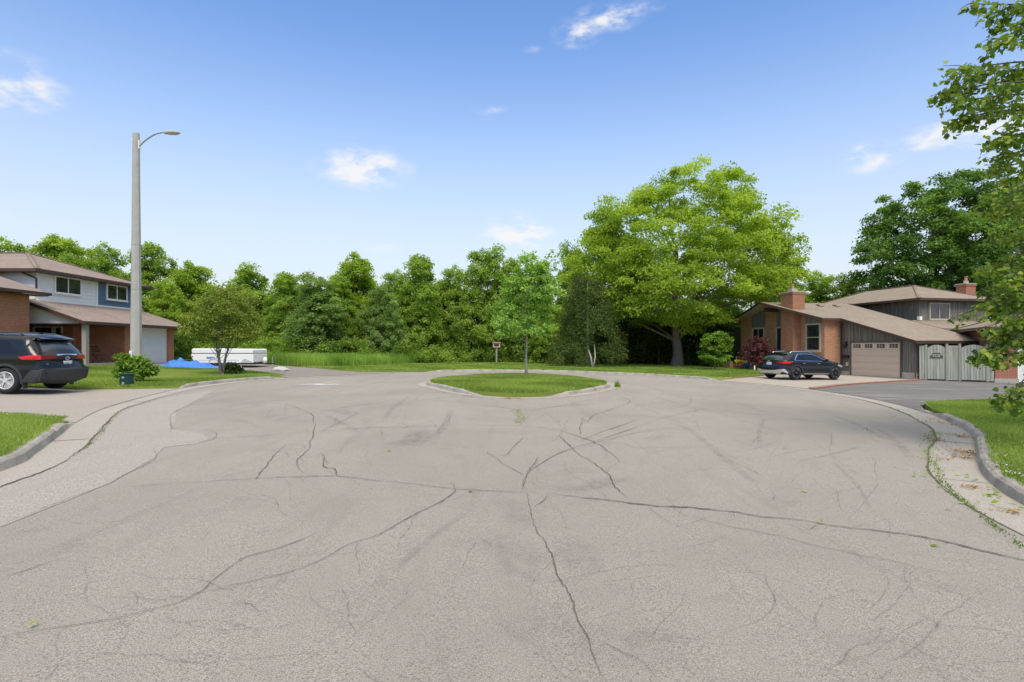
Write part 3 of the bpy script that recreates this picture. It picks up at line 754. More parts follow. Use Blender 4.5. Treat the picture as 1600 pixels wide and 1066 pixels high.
# upper hip roof
def hip(parent, x0, x1, y0, y1, ze, pitch, axis, mat, trim, base, th=.16, over=0):
    r = MB(); r.M = base
    if axis == 'x':
        h = (y1 - y0) / 2; ym = (y0 + y1) / 2; zr = ze + h * pitch; A, B = (x0 + h, ym, zr), (x1 - h, ym, zr)
        c = [(x0, y0, ze), (x1, y0, ze), (x1, y1, ze), (x0, y1, ze)]
        r.add(c + [A, B], [(0, 1, 5, 4), (1, 2, 5), (2, 3, 4, 5), (3, 0, 4)])
    else:
        h = (x1 - x0) / 2; xm = (x0 + x1) / 2; zr = ze + h * pitch; A, B = (xm, y0 + h, zr), (xm, y1 - h, zr)
        c = [(x0, y0, ze), (x1, y0, ze), (x1, y1, ze), (x0, y1, ze)]
        r.add(c + [A, B], [(0, 1, 4), (1, 2, 5, 4), (2, 3, 5), (3, 0, 4, 5)])
    o = r.build('roof', mat, parent, fix=False)
    t = MB(); t.M = base
    for i in range(4):
        a, b = Vector(c[i]), Vector(c[(i + 1) % 4]); t.bar(a - Vector((0, 0, th / 2)), b - Vector((0, 0, th / 2)), .12, th)
    t.build('gutter', trim, o)
    s_ = MB(); s_.M = base; s_.box(x0 + .02, y0 + .02, ze - th + .01, x1 - .02, y1 - .02, ze - th + .03); s_.build('soffit', trim, o)
    cp = MB(); cp.M = base; cp.smooth = True
    for i, e in ((0, A if axis == 'x' else A), (1, B if axis == 'x' else A), (2, B), (3, A if axis == 'x' else B)): cp.bar(Vector(c[i]) + Vector((0, 0, .01)), Vector(e) + Vector((0, 0, .02)), .22, .03)
    cp.bar(Vector(A) + Vector((0, 0, .02)), Vector(B) + Vector((0, 0, .02)), .22, .03); cp.build('ridge_cap', mat, o)
    return o
rU = hip(HL, -34.6, -24.0, 27.5, 36.3, 5.52, .345, 'x', M_shL, M_brn, BL)
m = LM(); m.tube([(-25.07, 27.55, 5.5), (-25.0, 27.6, 5.38), (-24.5, 27.88, 5.12), (-24.42, 27.93, 5.05), (-24.42, 27.93, 4.55)], .045, 6); m.build('downspout', M_brn, rU)
# front block roof
r = LM(); r.add([(-23.0, 16.5, 4.22), (-23.0, 27.05, 4.22), (-28.5, 27.05, 6.1), (-28.5, 16.5, 6.1), (-34.5, 16.5, 4.05), (-34.5, 27.05, 4.05)], [(0, 1, 2, 3), (3, 2, 5, 4)])
rF = r.build('roof', M_shL, HL, fix=False)
m = LM(); m.bar((-22.97, 16.5, 4.15), (-22.97, 27.1, 4.15), .13, .14); m.bar((-23.0, 27.0, 4.13), (-28.5, 27.0, 6.01), .06, .17); m.box(-23.6, 16.5, 4.04, -23.0, 27, 4.07); m.build('gutter', M_brn, rF)
# porch and garage roof
r = LM(); r.add([(-21.3, 27.05, 2.83), (-21.3, 36.3, 2.83), (-24.52, 35.7, 3.97), (-24.52, 27.05, 3.97)], [(0, 1, 2, 3)])
r.add([(-21.3, 36.3, 2.83), (-28, 36.3, 2.83), (-24.52, 35.7, 3.97)], [(0, 1, 2)])
rP = r.build('roof', M_shL, HL, fix=False)
m = LM(); m.bar((-21.27, 27.0, 2.76), (-21.27, 36.35, 2.76), .13, .14); m.bar((-21.3, 27.05, 2.75), (-24.52, 27.05, 3.89), .06, .16); m.bar((-21.3, 36.3, 2.76), (-26, 36.3, 2.76), .1, .14); m.build('gutter', M_brn, rP)
m = LM(); m.box(-26.98, 27.1, 2.69, -21.34, 30.9, 2.72); m.box(-22.0, 30.9, 2.69, -21.34, 36.25, 2.72); m.build('porch_ceiling', M_brn, rP)
# porch post, slab
m = LM(); m.box(-21.62, 27.32, .45, -21.4, 27.54, 2.7, .01); m.build('porch_post', M_post, HL)
m = LM(); m.box(-27, 26.7, .2, -21.3, 30.9, .68); m.build('porch_slab', M_conc, HL)
# entry door and sidelight facing the street mouth
d = window(HL, (-26.3, 30.0), (1, 0), .95, .75, 2.6, 1, mf=M_whit, base=BL); d.name = 'entry_door'
window(HL, (-25.15, 30.0), (1, 0), .3, .75, 2.6, 1, mf=M_whit, base=BL)
m = LM(); m.tube([(-24.75, 29.98, 2.25), (-24.75, 29.8, 2.3), (-24.75, 29.72, 2.22)], .025, 6); m.lathe([(.02, 2.22), (.1, 2.16), (.085, 1.98), (.03, 1.94)], (-24.75, 29.72, 0), 10); m.build('wall_lamp', M_black, HL)
# garage door
def garage_door(parent, p0, d, w, z0, z1, rows, mat, base, lites=0, cols=4, trim=None):
    m = MB(); m.M = base @ face_M(p0, d); h = (z1 - z0) / rows
    m.box(0, -.04, z0, w, 0, z1)
    for r in range(rows):
        m.box(.0, 0, z0 + r * h + .008, w, .018, z0 + (r + 1) * h - .008)
        for c in range(cols):
            cw = w / cols
            if lites and r == rows - 1: continue
            m.box(c * cw + .08, .018, z0 + r * h + .1, (c + 1) * cw - .08, .026, z0 + (r + 1) * h - .1)
    o = m.build('garage_door', mat, parent, bevel=.004)
    if trim:
        t = MB(); t.M = base @ face_M(p0, d)
        t.box(-.1, -.05, z0, -.002, .06, z1 + .1); t.box(w + .002, -.05, z0, w + .1, .06, z1 + .1); t.box(-.002, -.05, z1 + .002, w + .002, .06, z1 + .1); t.build('door_frame', trim, o)
    if lites:
        for c in range(cols):
            cw = w / cols; zl = z1 - h
            g = MB(); g.M = base @ face_M(p0, d); g.box(c * cw + .16, .01, zl + .1, (c + 1) * cw - .16, .024, z1 - .09); gp_ = g.build('door_window', M_glass, o)
        for c in range(cols):
            q = MB(); q.M = base @ face_M(p0, d); cw = w / cols; x0, x1 = c * cw + .16, (c + 1) * cw - .16; za, zb = z1 - h + .1, z1 - .09
            for k in (1, 2): q.box(x0 + (x1 - x0) * k / 3 - .012, .024, za, x0 + (x1 - x0) * k / 3 + .012, .034, zb)
            q.box(x0, .0245, (za + zb) / 2 - .012, x1, .0335, (za + zb) / 2 + .012)
            q.build('door_muntins', mat, o)
    return o
garage_door(HL, (-22.06, 32.2), (0, 1), 2.4, .5, 2.68, 4, M_wdoor, BL, trim=M_whit)
def text_mesh(name, s, size, mat, M, parent, depth=.006):
    c = bpy.data.curves.new('t', 'FONT'); c.body = s; c.size = size; c.extrude = depth; c.align_x = 'CENTER'; c.align_y = 'CENTER'
    t = bpy.data.objects.new('t', c); COL.objects.link(t)
    dg = bpy.context.evaluated_depsgraph_get(); me = bpy.data.meshes.new_from_object(t.evaluated_get(dg))
    bpy.data.objects.remove(t); bpy.data.curves.remove(c); me.name = name; me.transform(M); me.materials.clear(); me.materials.append(mat)
    o = bpy.data.objects.new(name, me); COL.objects.link(o); o.parent = parent; return o
def text_on(p0, d, z, base, off=.01):   # text lies in x,y -> stand it up on the wall
    return base @ face_M(p0, d, off) @ Matrix.Translation((0, 0, z)) @ Matrix.Rotation(R(90), 4, 'X').inverted().inverted() @ Matrix.Identity(4)
def text_face(p0, d, z, base, off=.01):
    # reading direction: seen from outside, left to right. outward normal is +y of face_M, so x must run right-handed
    F_ = face_M(p0, d, off)
    S = Matrix(((1, 0, 0, 0), (0, 0, -1, 0), (0, 1, 0, 0), (0, 0, 0, 1)))   # text x->x, y->z, normal -> -y
    return base @ F_ @ Matrix.Translation((0, 0, z)) @ S
M11 = BL @ Matrix.Translation((-21.985, 31.55, 1.95)) @ Matrix(((0, 0, 1, 0), (1, 0, 0, 0), (0, 1, 0, 0), (0, 0, 0, 1)))
text_mesh('house_number', '11', .28, M_black, M11, HL)

# ---- right house, own frame: x along its front eave, y towards the back
GR = -.26
HR = empty('house', (22.7, 30.6, 0), R(12), 'low buff brick and grey board house with beige garage door behind the parked crossover', 'house')
I4 = Matrix()
RZ = lambda v: 1.9 + .29 * (v + .3)
m = MB()   # brick main block
m.add([(-1.3, 5.2, -.6), (-1.3, 14, -.6), (-1.3, 14, 3.7), (-1.3, 9.7, 4.7), (-1.3, 5.2, 3.38), (4.2, 5.2, -.6), (4.2, 14, -.6), (4.2, 14, 3.7), (4.2, 9.7, 4.7), (4.2, 5.2, 3.38)],
      [(0, 1, 2, 3, 4), (9, 8, 7, 6, 5), (0, 4, 9, 5), (1, 6, 7, 2)])
m.build('brick_wall', M_brR, HR)
m = MB()
m.add([(0, 0, -.05), (0, 5.195, -.05), (0, 5.195, 3.38), (0, 0, 1.85), (4.2, 0, -.05), (4.2, 5.195, -.05), (4.2, 5.195, 3.38), (4.2, 0, 1.85)], [(0, 1, 2, 3), (7, 6, 5, 4), (0, 3, 7, 4)])
def battens(m, p0, d, w, zf0, zf1, step=.28, bw=.045, th=.025, base=I4):
    keep = m.M; m.M = base @ face_M(p0, d); x = step / 2
    while x < w:
        m.box(x - bw / 2, 0, zf0(x), x + bw / 2, th, zf1(x)); x += step
    m.M = keep
# facade faces -x: outward is to the right of d, so d=(0,-1)... normal of (0,-1) is (-1,0)
battens(m, (0, 5.19), (0, -1), .72, lambda x: 0, lambda x: RZ(5.19 - x) - .14)
battens(m, (0, 4.4), (0, -1), 3.5, lambda x: 1.95, lambda x: RZ(4.4 - x) - .14)
battens(m, (0, .86), (0, -1), .86, lambda x: 0, lambda x: RZ(.86 - x) - .16)
battens(m, (0, 0), (1, 0), 4.2, lambda x: 0, lambda x: 1.8)
m.build('board_wall', M_bnb, HR)
m = MB(); m.box(-.03, -.03, -.6, .4, 5.2, -.03) ; m.box(-.03, -.03, -.03, .2, .86, .08); m.build('footing', M_cfoot, HR)
garage_door(HR, (-.02, 4.37), (0, -1), 3.46, GR + .01, 1.8, 5, M_door, I4, lites=1, cols=4, trim=simple('dark_trim', (.12, .09, .075), .6))
# panels and windows of the brick facade
def panel(m, v0, v1, z0): m.add([(-1.325, v0, z0), (-1.325, v1, z0), (-1.325, v1, min(RZ(v1), 9) - .12 if v1 < 9.7 else 4.75 - .23 * (v1 - 9.7) - .12), (-1.325, v0, RZ(v0) - .12 if v0 < 9.7 else 4.75 - .23 * (v0 - 9.7) - .12), (-1.3, v0, z0), (-1.3, v1, z0)], [(0, 1, 2, 3), (0, 4, 5, 1)])
M_panel = wood_mat('grey_panel_boards', [(.12, .13, .13), (.20, .21, .21), (.27, .28, .28), (.13, .14, .14)])
for a, w, pv in ((6.9, 1.4, (5.45, 6.95, 3.05)), (9.7, .6, (9.05, 9.75, 2.98)), (12.55, 1.5, (11.0, 12.6, 2.98))):
    m = MB(); panel(m, *pv); battens(m, (-1.325, a), (0, -1), w, lambda x: 3.06, lambda x, a=a: (RZ(a - x) if a - x < 9.7 else 4.75 - .23 * (a - x - 9.7)) - .14)
    m.build('board_panel', M_panel, HR)
window(HR, (-1.3, 6.72), (0, -1), 1.1, 1.35, 3.0, 2, .12, M_tan, horiz=True)
window(HR, (-1.3, 9.68), (0, -1), .5, .75, 2.9, 1, .1, M_tan)
window(HR, (-1.3, 12.4), (0, -1), 1.2, .75, 2.9, 2, .14, M_tan)
# roofs
r = MB()
r.add([(-.4, -.35, RZ(-.35)), (4.7, -.35, RZ(-.35)), (4.7, 4.85, RZ(4.85)), (4.7, 9.7, 4.8), (-2.8, 9.7, 4.8), (-1.75, 4.85, RZ(4.85)), (-.4, 4.85, RZ(4.85))],
      [(0, 1, 2, 6), (6, 2, 3, 4, 5)])
r.add([(-2.8, 9.7, 4.8), (9, 9.7, 4.8), (9, 15.4, 3.5), (-1.7, 15.4, 3.5)], [(0, 1, 2, 3)])
rM = r.build('roof', M_shR, HR, fix=False)
s_ = MB(); dz = .13
s_.add([(-.4, -.35, RZ(-.35) - dz), (4.7, -.35, RZ(-.35) - dz), (4.7, 4.85, RZ(4.85) - dz), (4.7, 9.7, 4.8 - dz), (-2.78, 9.7, 4.8 - dz), (-1.73, 4.87, RZ(4.85) - dz), (-.38, 4.87, RZ(4.85) - dz), (9, 9.7, 4.8 - dz), (9, 15.38, 3.5 - dz), (-1.68, 15.38, 3.5 - dz)],
       [(6, 2, 1, 0), (5, 4, 3, 2, 6), (4, 9, 8, 7)])
s_.build('soffit', M_cream, rM)
f = MB()
for a, b in (((-.4, -.35, RZ(-.35)), (-.4, 4.85, RZ(4.85))), ((-.4, 4.85, RZ(4.85)), (-1.75, 4.85, RZ(4.85))), ((-1.75, 4.85, RZ(4.85)), (-2.8, 9.7, 4.8)), ((-2.8, 9.7, 4.8), (-1.7, 15.4, 3.5)),
             ((4.7, -.35, RZ(-.35)), (4.7, 9.7, 4.8)), ((-.4, -.35, RZ(-.35)), (4.7, -.35, RZ(-.35))), ((-1.7, 15.4, 3.5), (4, 15.4, 3.5))):
    f.bar(Vector(a) - Vector((0, 0, .075)), Vector(b) - Vector((0, 0, .075)), .05, .17)
f.build('fascia', M_brn, rM)
f = MB(); f.tube([(-.28, 5.0, 3.2), (-.28, 5.0, 3.12), (-.1, 5.12, 2.95), (-.1, 5.12, -.2)], .045, 6); f.build('downspout', M_brn, rM); f = MB(); f.tube([(-.15, -.2, 1.8), (-.08, -.06, 1.7), (-.08, -.06, -.2)], .04, 6); f.build('downspout', M_brn, rM)
m = MB(); m.box(-2.3, 9.55, 4.1, -1.3, 9.85, 4.4); m.build('ridge_beam', M_brn, rM)
# small roof vents
for u, v in ((1.2, 8.6), (2.6, 8.6)):
    m = MB(); z = RZ(v); m.prism([(v - .2, z - .02), (v + .2, z + .06), (v + .2, z + .16), (v - .15, z + .1)], 'x', u, u + .4)
    m.build('roof_vent', M_shR, rM)
# chimneys
def chimney(parent, u0, v0, u1, v1, z0, z1, mat):
    m = MB(); m.box(u0, v0, z0, u1, v1, z1 - .12); m.box(u0 - .04, v0 - .04, z1 - .12, u1 + .04, v1 + .04, z1); o = m.build('chimney', mat, parent)
    c = MB(); c.box(u0 - .07, v0 - .07, z1, u1 + .07, v1 + .07, z1 + .08); c.box(u0 + .25, v0 + .4, z1 + .08, u1 - .25, v1 - .4, z1 + .3); c.build('chimney_cap', M_cfoot, o)
    c = MB(); c.lathe([(.1, z1 + .3), (.09, z1 + .55), (.12, z1 + .55), (.12, z1 + .6)], ((u0 + u1) / 2, (v0 + v1) / 2, 0), 10); c.build('flue', M_brR, o)
    return o
chimney(HR, -1.95, 7.3, -1.0, 8.5, -.6, 5.3, brick_mat('shaded_chimney_brick', (.40, .185, .10), (.27, .11, .065), (.34, .26, .2)))  # redder, darker copy of the buff brick: the chimney's shade is in the colour
# upper storey
m = MB(); m.box(6.2, 5.2, 2.2, 12, 15, 4.8)
battens(m, (6.2, 15), (0, -1), 9.8, lambda x: 2.3, lambda x: 4.66); battens(m, (6.2, 5.2), (1, 0), 5.8, lambda x: 2.3, lambda x: 4.66)
m.build('upper_wall', M_bnb, HR)
rU = hip(HR, 5.7, 12.5, 4.75, 15.6, 4.84, .37, 'y', M_shR, M_brn, I4)
window(HR, (7.05, 5.17), (1, 0), 1.55, 3.48, 4.48, 2, .09, M_tan, mg=M_glassg)
chimney(HR, 11.05, 5.9, 11.9, 6.6, 4.5, 6.0, M_br3)
m = MB(); m.box(4.75, 3.6, -.5, 12, 5.2, 2.4); m.build('annex_wall', M_bnb, HR)
m = MB(); slab(m, [(4.75, 3.2, 2.75), (12.3, 3.2, 2.75), (12.3, 5.19, 3.35), (4.75, 5.19, 3.35)], .12); m.build('annex_roof', M_shR, HR)
m = MB(); m.box(5.9, 4.9, 3.35, 6.1, 5.1, 3.6); m.build('vent_box', M_whit, HR)
# wall lamp and mailbox beside the garage door
m = MB(); m.box(-.06, 4.72, 1.62, 0, 4.88, 1.9); m.lathe([(.03, 1.45), (.09, 1.5), (.1, 1.72), (.04, 1.8)], (-.13, 4.8, 0), 10); m.build('wall_lamp', M_black, HR)
m = MB(); m.box(-.16, 4.55, .82, 0, 5.05, 1.02, .02); m.build('mailbox', M_black, HR)
m = MB(); m.box(-.1, 4.6, .3, 0, 4.78, .55, .02); m.build('hose_reel', M_tan, HR)
# dark entry wing and porch
m = MB(); m.box(1.2, 14.0, -.6, 6, 18.5, 3.3); m.build('entry_wing', M_bnb, HR)
m = MB(); m.box(-3.3, 12.7, -.6, -1.31, 16.5, .16); m.box(-3.3, 12.5, -.6, -3.05, 16.5, .42); m.build('porch', M_brR, HR)

# ---- third house at the right edge
H3 = empty('house', (25.4, 28.6, 0), math.atan2(-.454, .89), 'red brick house with white garage door half hidden by leaves at the right edge', 'house')
m = MB(); m.box(0, 0, -.12, .95, 6, 2.5); m.box(3.5, 0, -.12, 9, 6, 2.5); m.box(.95, .08, 1.95, 3.5, 6, 2.5); m.build('wall', M_br3, H3)
m = MB(); m.box(-.02, -.02, -.6, .95, 6, -.11); m.box(3.5, -.02, -.6, 9, 6, -.11); m.build('footing', M_cfoot, H3)
garage_door(H3, (1.0, .05), (1, 0), 2.45, -.28, 1.9, 4, M_wdoor, I4, trim=M_whit)
r = hip(H3, -.5, 9.5, -.55, 6.5, 2.6, .33, 'x', M_shR, M_brn, I4)

# ------------------------------------------------------------ gates between the houses
A_, B_ = Vector((22.78, 30.42, 0)), Vector((25.36, 28.58, 0)); Lg = (B_ - A_).length; ang = math.atan2(B_.y - A_.y, B_.x - A_.x)
zg = T(24, 29.5) + .09
def arched(m, x0, x1, z0, zs, rise, bw=.125, y=0.0):
    n = max(1, round((x1 - x0) / bw)); w = (x1 - x0) / n; rnd = random.Random(int(x0 * 100))
    for k in range(n):
        a, b = x0 + k * w + .005, x0 + (k + 1) * w - .005
        zt = lambda x: zs + rise * (1 - ((2 * (x - x0) / (x1 - x0)) - 1) ** 2)
        dy = rnd.uniform(-.006, .006)
        m.add([(a, y + dy, z0), (b, y + dy, z0), (b, y + dy, zt(b)), (a, y + dy, zt(a)), (a, y + dy + .02, z0), (b, y + dy + .02, z0), (b, y + dy + .02, zt(b)), (a, y + dy + .02, zt(a))],
              [(0, 1, 2, 3), (7, 6, 5, 4), (3, 2, 6, 7), (0, 3, 7, 4), (1, 5, 6, 2)])
tt = lambda px: (px - 1431) / 125 * Lg      # rough spacing along the fence line
G1 = empty('wooden_fence', (A_.x, A_.y, zg), ang, 'weathered board fence panel with posts between the two wooden gates', 'fence')
m = MB(); m.box(0, -.02, 0, .1, .1, 1.92); m.box(.12, 0, 0, .3, .02, 1.9); m.build('side_board', M_gate, G1)
for x in (.3, 1.2, 1.75):
    m = MB(); m.box(x - .05, -.04, 0, x + .05, .08, 2.0 if x > .4 else 1.95); m.build('post', M_gate, G1)
m = MB(); arched(m, 1.25, 1.70, .02, 1.78, 0); m.box(1.24, -.012, 1.78, 1.71, .035, 1.9); m.build('panel', M_gate, G1)
m = MB(); arched(m, 2.85, Lg - .02, .02, 1.9, 0); m.build('panel', M_gate, G1)
m = MB(); m.box(2.83, -.04, 0, 2.93, .08, 1.95); m.build('post', M_gate, G1)
def gate(x0, x1, label):
    g = empty('wooden_gate', (A_.x + math.cos(ang) * x0, A_.y + math.sin(ang) * x0, zg), ang, label, 'gate', 'arched board gates beside the garage')
    m = MB(); arched(m, 0, x1 - x0, .05, 1.78, .17); m.build('boards', M_gate, g)
    for zr_ in (.3, 1.5): m = MB(); m.box(.02, .03, zr_, x1 - x0 - .02, .065, zr_ + .1); m.build('rail', M_gate, g)
    return g
ga = gate(.36, 1.14, 'arched weathered wooden gate carrying the ornate house number plaque'); gb = gate(1.81, 2.82, 'arched weathered wooden gate with small black diamond ornament')
m = MB(); m.prism([(-.28, 1.22), (.28, 1.22), (.26, 1.36), (.2, 1.38), (.16, 1.5), (-.16, 1.5), (-.2, 1.38), (-.26, 1.36)], 'y', -.03, -.008)
m.M = Matrix.Translation((.39, 0, 0)); v = m.v; m.v = [(p[0] + .39, p[1], p[2]) for p in v]; pl = m.build('number_plaque', simple('plaque_iron', (.07, .065, .05), .6), ga)
m = MB(); m.prism([(-.15, 1.28), (.15, 1.28), (.17, 1.36), (.12, 1.44), (-.12, 1.44), (-.17, 1.36)], 'y', -.036, -.031); m.v = [(p[0] + .39, p[1], p[2]) for p in m.v]; m.build('plaque_face', M_gate, pl)
text_mesh('plaque_digits', '109', .14, M_black, Matrix.Translation((.39, -.04, 1.36)) @ Matrix.Rotation(R(90), 4, 'X'), pl, .003)
m = MB(); m.prism([(-.13, 1.6), (0, 1.48), (.13, 1.6), (0, 1.72)], 'y', -.03, -.008); m.v = [(p[0] + .55, p[1], p[2]) for p in m.v]; m.build('diamond_ornament', M_black, gb)
# ------------------------------------------------------------ cars
def paint(name, col, rough=.3, metal=0, coat=.45):
    n = NT(name, rough, .25); n.base(col); n.b.inputs['Metallic'].default_value = metal
    n.b.inputs['Coat Weight'].default_value = coat; n.b.inputs['Coat Roughness'].default_value = .03; return n.m
P_black = paint('black_paint', (.006, .007, .009)); P_navy = paint('dark_blue_black_paint', (.006, .008, .014))
M_clad = simple('grey_cladding', (.035, .037, .041), .55, var=.1); M_tyre = simple('tyre_rubber_black', (.02, .02, .021), .8, var=.2)
M_cg = paint('car_glass', (.012, .014, .017), .03, 0, 0); M_rg = paint('rear_glass', (.06, .075, .09), .04, 0, 0); M_chr = simple('chrome', (.72, .73, .74), .15, metal=1, var=.02)
M_rim = simple('alloy_rim', (.62, .62, .62), .3, metal=.25, var=.03); M_under = simple('underbody', (.01, .01, .01), .9)
M_red = paint('red_lens', (.55, .01, .012), .1, 0); M_redd = paint('dark_red_lens', (.22, .008, .01), .1, 0); M_plate = simple('plate_white', (.72, .74, .74), .4, var=.03); M_blue = simple('plate_blue', (.03, .06, .22), .5)
M_skid = simple('silver_skid', (.62, .62, .62), .35, metal=.6, var=.03)

class Car:
    def __init__(s, top, L, hw, zb, ar, arches, belt, roofw, paintm, endz=.24, rear_c=.10, front_c=.2):
        """top: upper outline from rear bottom to front bottom; arches: [x centres]"""
        s.top = top; s.L = L; s.hw = hw; s.ar = ar; s.arches = arches; s.belt = belt; s.roofw = roofw; s.p = paintm; s.rc = rear_c; s.fc = front_c
        s.zb = zb; s.zr = max(p[1] for p in top)
        s.O = [tuple(p) for p in cr(top, .09)]
    def dist(s, x, z):
        best = 9
        O = s.O
        for i in range(len(O) - 1):
            ax, az = O[i]; bx, bz = O[i + 1]; dx, dz = bx - ax, bz - az; l = dx * dx + dz * dz or 1e-9
            t = max(0, min(1, ((x - ax) * dx + (z - az) * dz) / l)); d = math.hypot(x - ax - t * dx, z - az - t * dz)
            if d < best: best = d
        return best
    def W(s, x, z):
        w = s.hw
        if x < .6: w -= .13 * ((.6 - x) / .6) ** 2
        if x > s.L - 1.0: w -= .20 * ((x - s.L + 1.0) / 1.0) ** 2
        if z > s.belt: t = (z - s.belt) / (s.zr - s.belt); w -= (s.hw - s.roofw) * t ** 1.15
        zm = .55
        if z < zm: w -= .05 * ((zm - z) / .35) ** 2
        w -= .012 * math.exp(-((z - (s.belt - .22)) / .07) ** 2)        # soft crease along the doors
        d = s.dist(x, z); r = .10
        if d < r: w -= .085 * (1 - math.sqrt(max(0, 1 - (1 - d / r) ** 2)))
        return w
    def outline(s):
        poly = list(s.O); x1 = poly[-1][0]; out = poly[:]
        for cx in sorted(s.arches, reverse=True):
            out.append((cx + s.ar + .02, s.zb)); n = 12
            for k in range(n + 1):
                a = math.pi * k / n; r = s.ar
                out.append((cx + r * math.cos(a), s.wz + r * math.sin(a)))
            out.append((cx - s.ar - .02, s.zb))
        return out
    def cdt(s, poly, step):
        P = [Vector(p) for p in poly]; n = len(P); xs = [p.x for p in P]; zs = [p.y for p in P]
        for x in np.arange(min(xs) + step / 2, max(xs), step):
            for z in np.arange(min(zs) + step / 2, max(zs), step):
                if min((x - q.x) ** 2 + (z - q.y) ** 2 for q in P[:n]) > (step * .45) ** 2: P.append(Vector((x, z)))
        r = geometry.delaunay_2d_cdt(P, [(i, (i + 1) % n) for i in range(n)], [], 1, 1e-5)
        return r[0], r[2]
    def body(s, root):
        poly = s.outline(); vv, ff = s.cdt(poly, .085); m = MB(); m.smooth = True
        for sg in (1, -1):
            m.add([(v.x, sg * s.W(v.x, v.y), v.y) for v in vv], [tuple(f) for f in ff])
        # strip across
        O = s.O; NTt = 14; rows = []
        for i, (x, z) in enumerate(O):
            a = O[max(i - 1, 0)]; b = O[min(i + 1, len(O) - 1)]; dx, dz = b[0] - a[0], b[1] - a[1]; l = math.hypot(dx, dz) or 1; nx, nz = -dz / l, dx / l
            w = s.W(x, z); row = []
            amt = .035 * abs(nz) + (s.rc if nx < 0 else s.fc) * abs(nx)
            for k in range(NTt + 1):
                t = 2 * k / NTt - 1; b_ = amt * (1 - abs(t) ** 2.6)
                row.append((x + nx * b_, t * w, z + nz * b_))
            rows.append(row)
        vs = [p for r in rows for p in r]; n = NTt + 1
        m.add(vs, [(i * n + k, i * n + k + 1, (i + 1) * n + k + 1, (i + 1) * n + k) for i in range(len(O) - 1) for k in range(NTt)])
        o = m.build('body', s.p, root); me = o.data
        bm = bmesh.new(); bm.from_mesh(me); bmesh.ops.remove_doubles(bm, verts=bm.verts, dist=.0015); bmesh.ops.recalc_face_normals(bm, faces=bm.faces)
        for e in bm.edges:
            if len(e.link_faces) == 2 and e.calc_face_angle() > R(42): e.smooth = False
        bm.to_mesh(me); bm.free()
        # dark underbody and wheel housings
        u = MB(); u.box(.25, -s.hw + .12, s.zb + .01, s.L - .3, s.hw - .12, s.wz + s.ar + .12); u.build('underbody', M_under, root)
        return o
    def side(s, root, name, poly, mat, off=.006, sides=(1, -1), step=.07, th=0.0, smooth=True):
        vv, ff = s.cdt(poly, step)
        for sg in sides:
            m = MB(); m.smooth = smooth
            m.add([(v.x, sg * (s.W(v.x, v.y) + off), v.y) for v in vv], [tuple(f) if sg > 0 else tuple(f[::-1]) for f in ff])
            n = len(poly)
            b = [(p[0], sg * (s.W(*p) + off), p[1]) for p in poly]; c = [(p[0], sg * (s.W(*p) - .02), p[1]) for p in poly]
            m.smooth = False
            m.add(b + c, [(i, (i + 1) % n, n + (i + 1) % n, n + i) for i in range(n)])
            o = m.build(name, mat, root)
    def xr(s, z):
        O = [p for p in s.O if p[0] < s.L * .35]
        best = None
        for i in range(len(O) - 1):
            (x1, z1), (x2, z2) = O[i], O[i + 1]
            if (z1 - z) * (z2 - z) <= 0 and z1 != z2:
                x = x1 + (z - z1) / (z2 - z1) * (x2 - x1)
                best = x if best is None else min(best, x) if not s.glassy else best
                if s.glassy: return x
        return best if best is not None else 0
    glassy = False
    def rear(s, root, name, poly, mat, off=.008, step=.07, glass=False):
        """patch on the rear face; poly in (y,z)"""
        s.glassy = glass
        vv, ff = s.cdt(poly, step)
        def pt(y, z, off):
            x = s.xr(z); we = s.W(x, z); t = min(1, abs(y) / we); dz = .02; dx = s.xr(z + dz) - s.xr(z - dz); l = math.hypot(dx, 2 * dz); nx, nz = -2 * dz / l, dx / l
            bb = (.035 * abs(nz) + s.rc * abs(nx)) * (1 - t ** 2.6) + off
            return (x + nx * bb, y, z + nz * bb)
        m = MB(); m.smooth = True; m.add([pt(v.x, v.y, off) for v in vv], [tuple(f) for f in ff]); m.smooth = False
        n = len(poly); m.add([pt(*p, off) for p in poly] + [pt(*p, -.02) for p in poly], [(i, (i + 1) % n, n + (i + 1) % n, n + i) for i in range(n)])
        s.glassy = False
        return m.build(name, mat, root)
def arc_pts(cx, cz, r0, r1, a0=0, a1=180, n=14):
    o = [(cx + r1 * math.cos(R(a0 + (a1 - a0) * k / n)), cz + r1 * math.sin(R(a0 + (a1 - a0) * k / n))) for k in range(n + 1)]
    i = [(cx + r0 * math.cos(R(a0 + (a1 - a0) * k / n)), cz + r0 * math.sin(R(a0 + (a1 - a0) * k / n))) for k in range(n, -1, -1)]
    return o + i
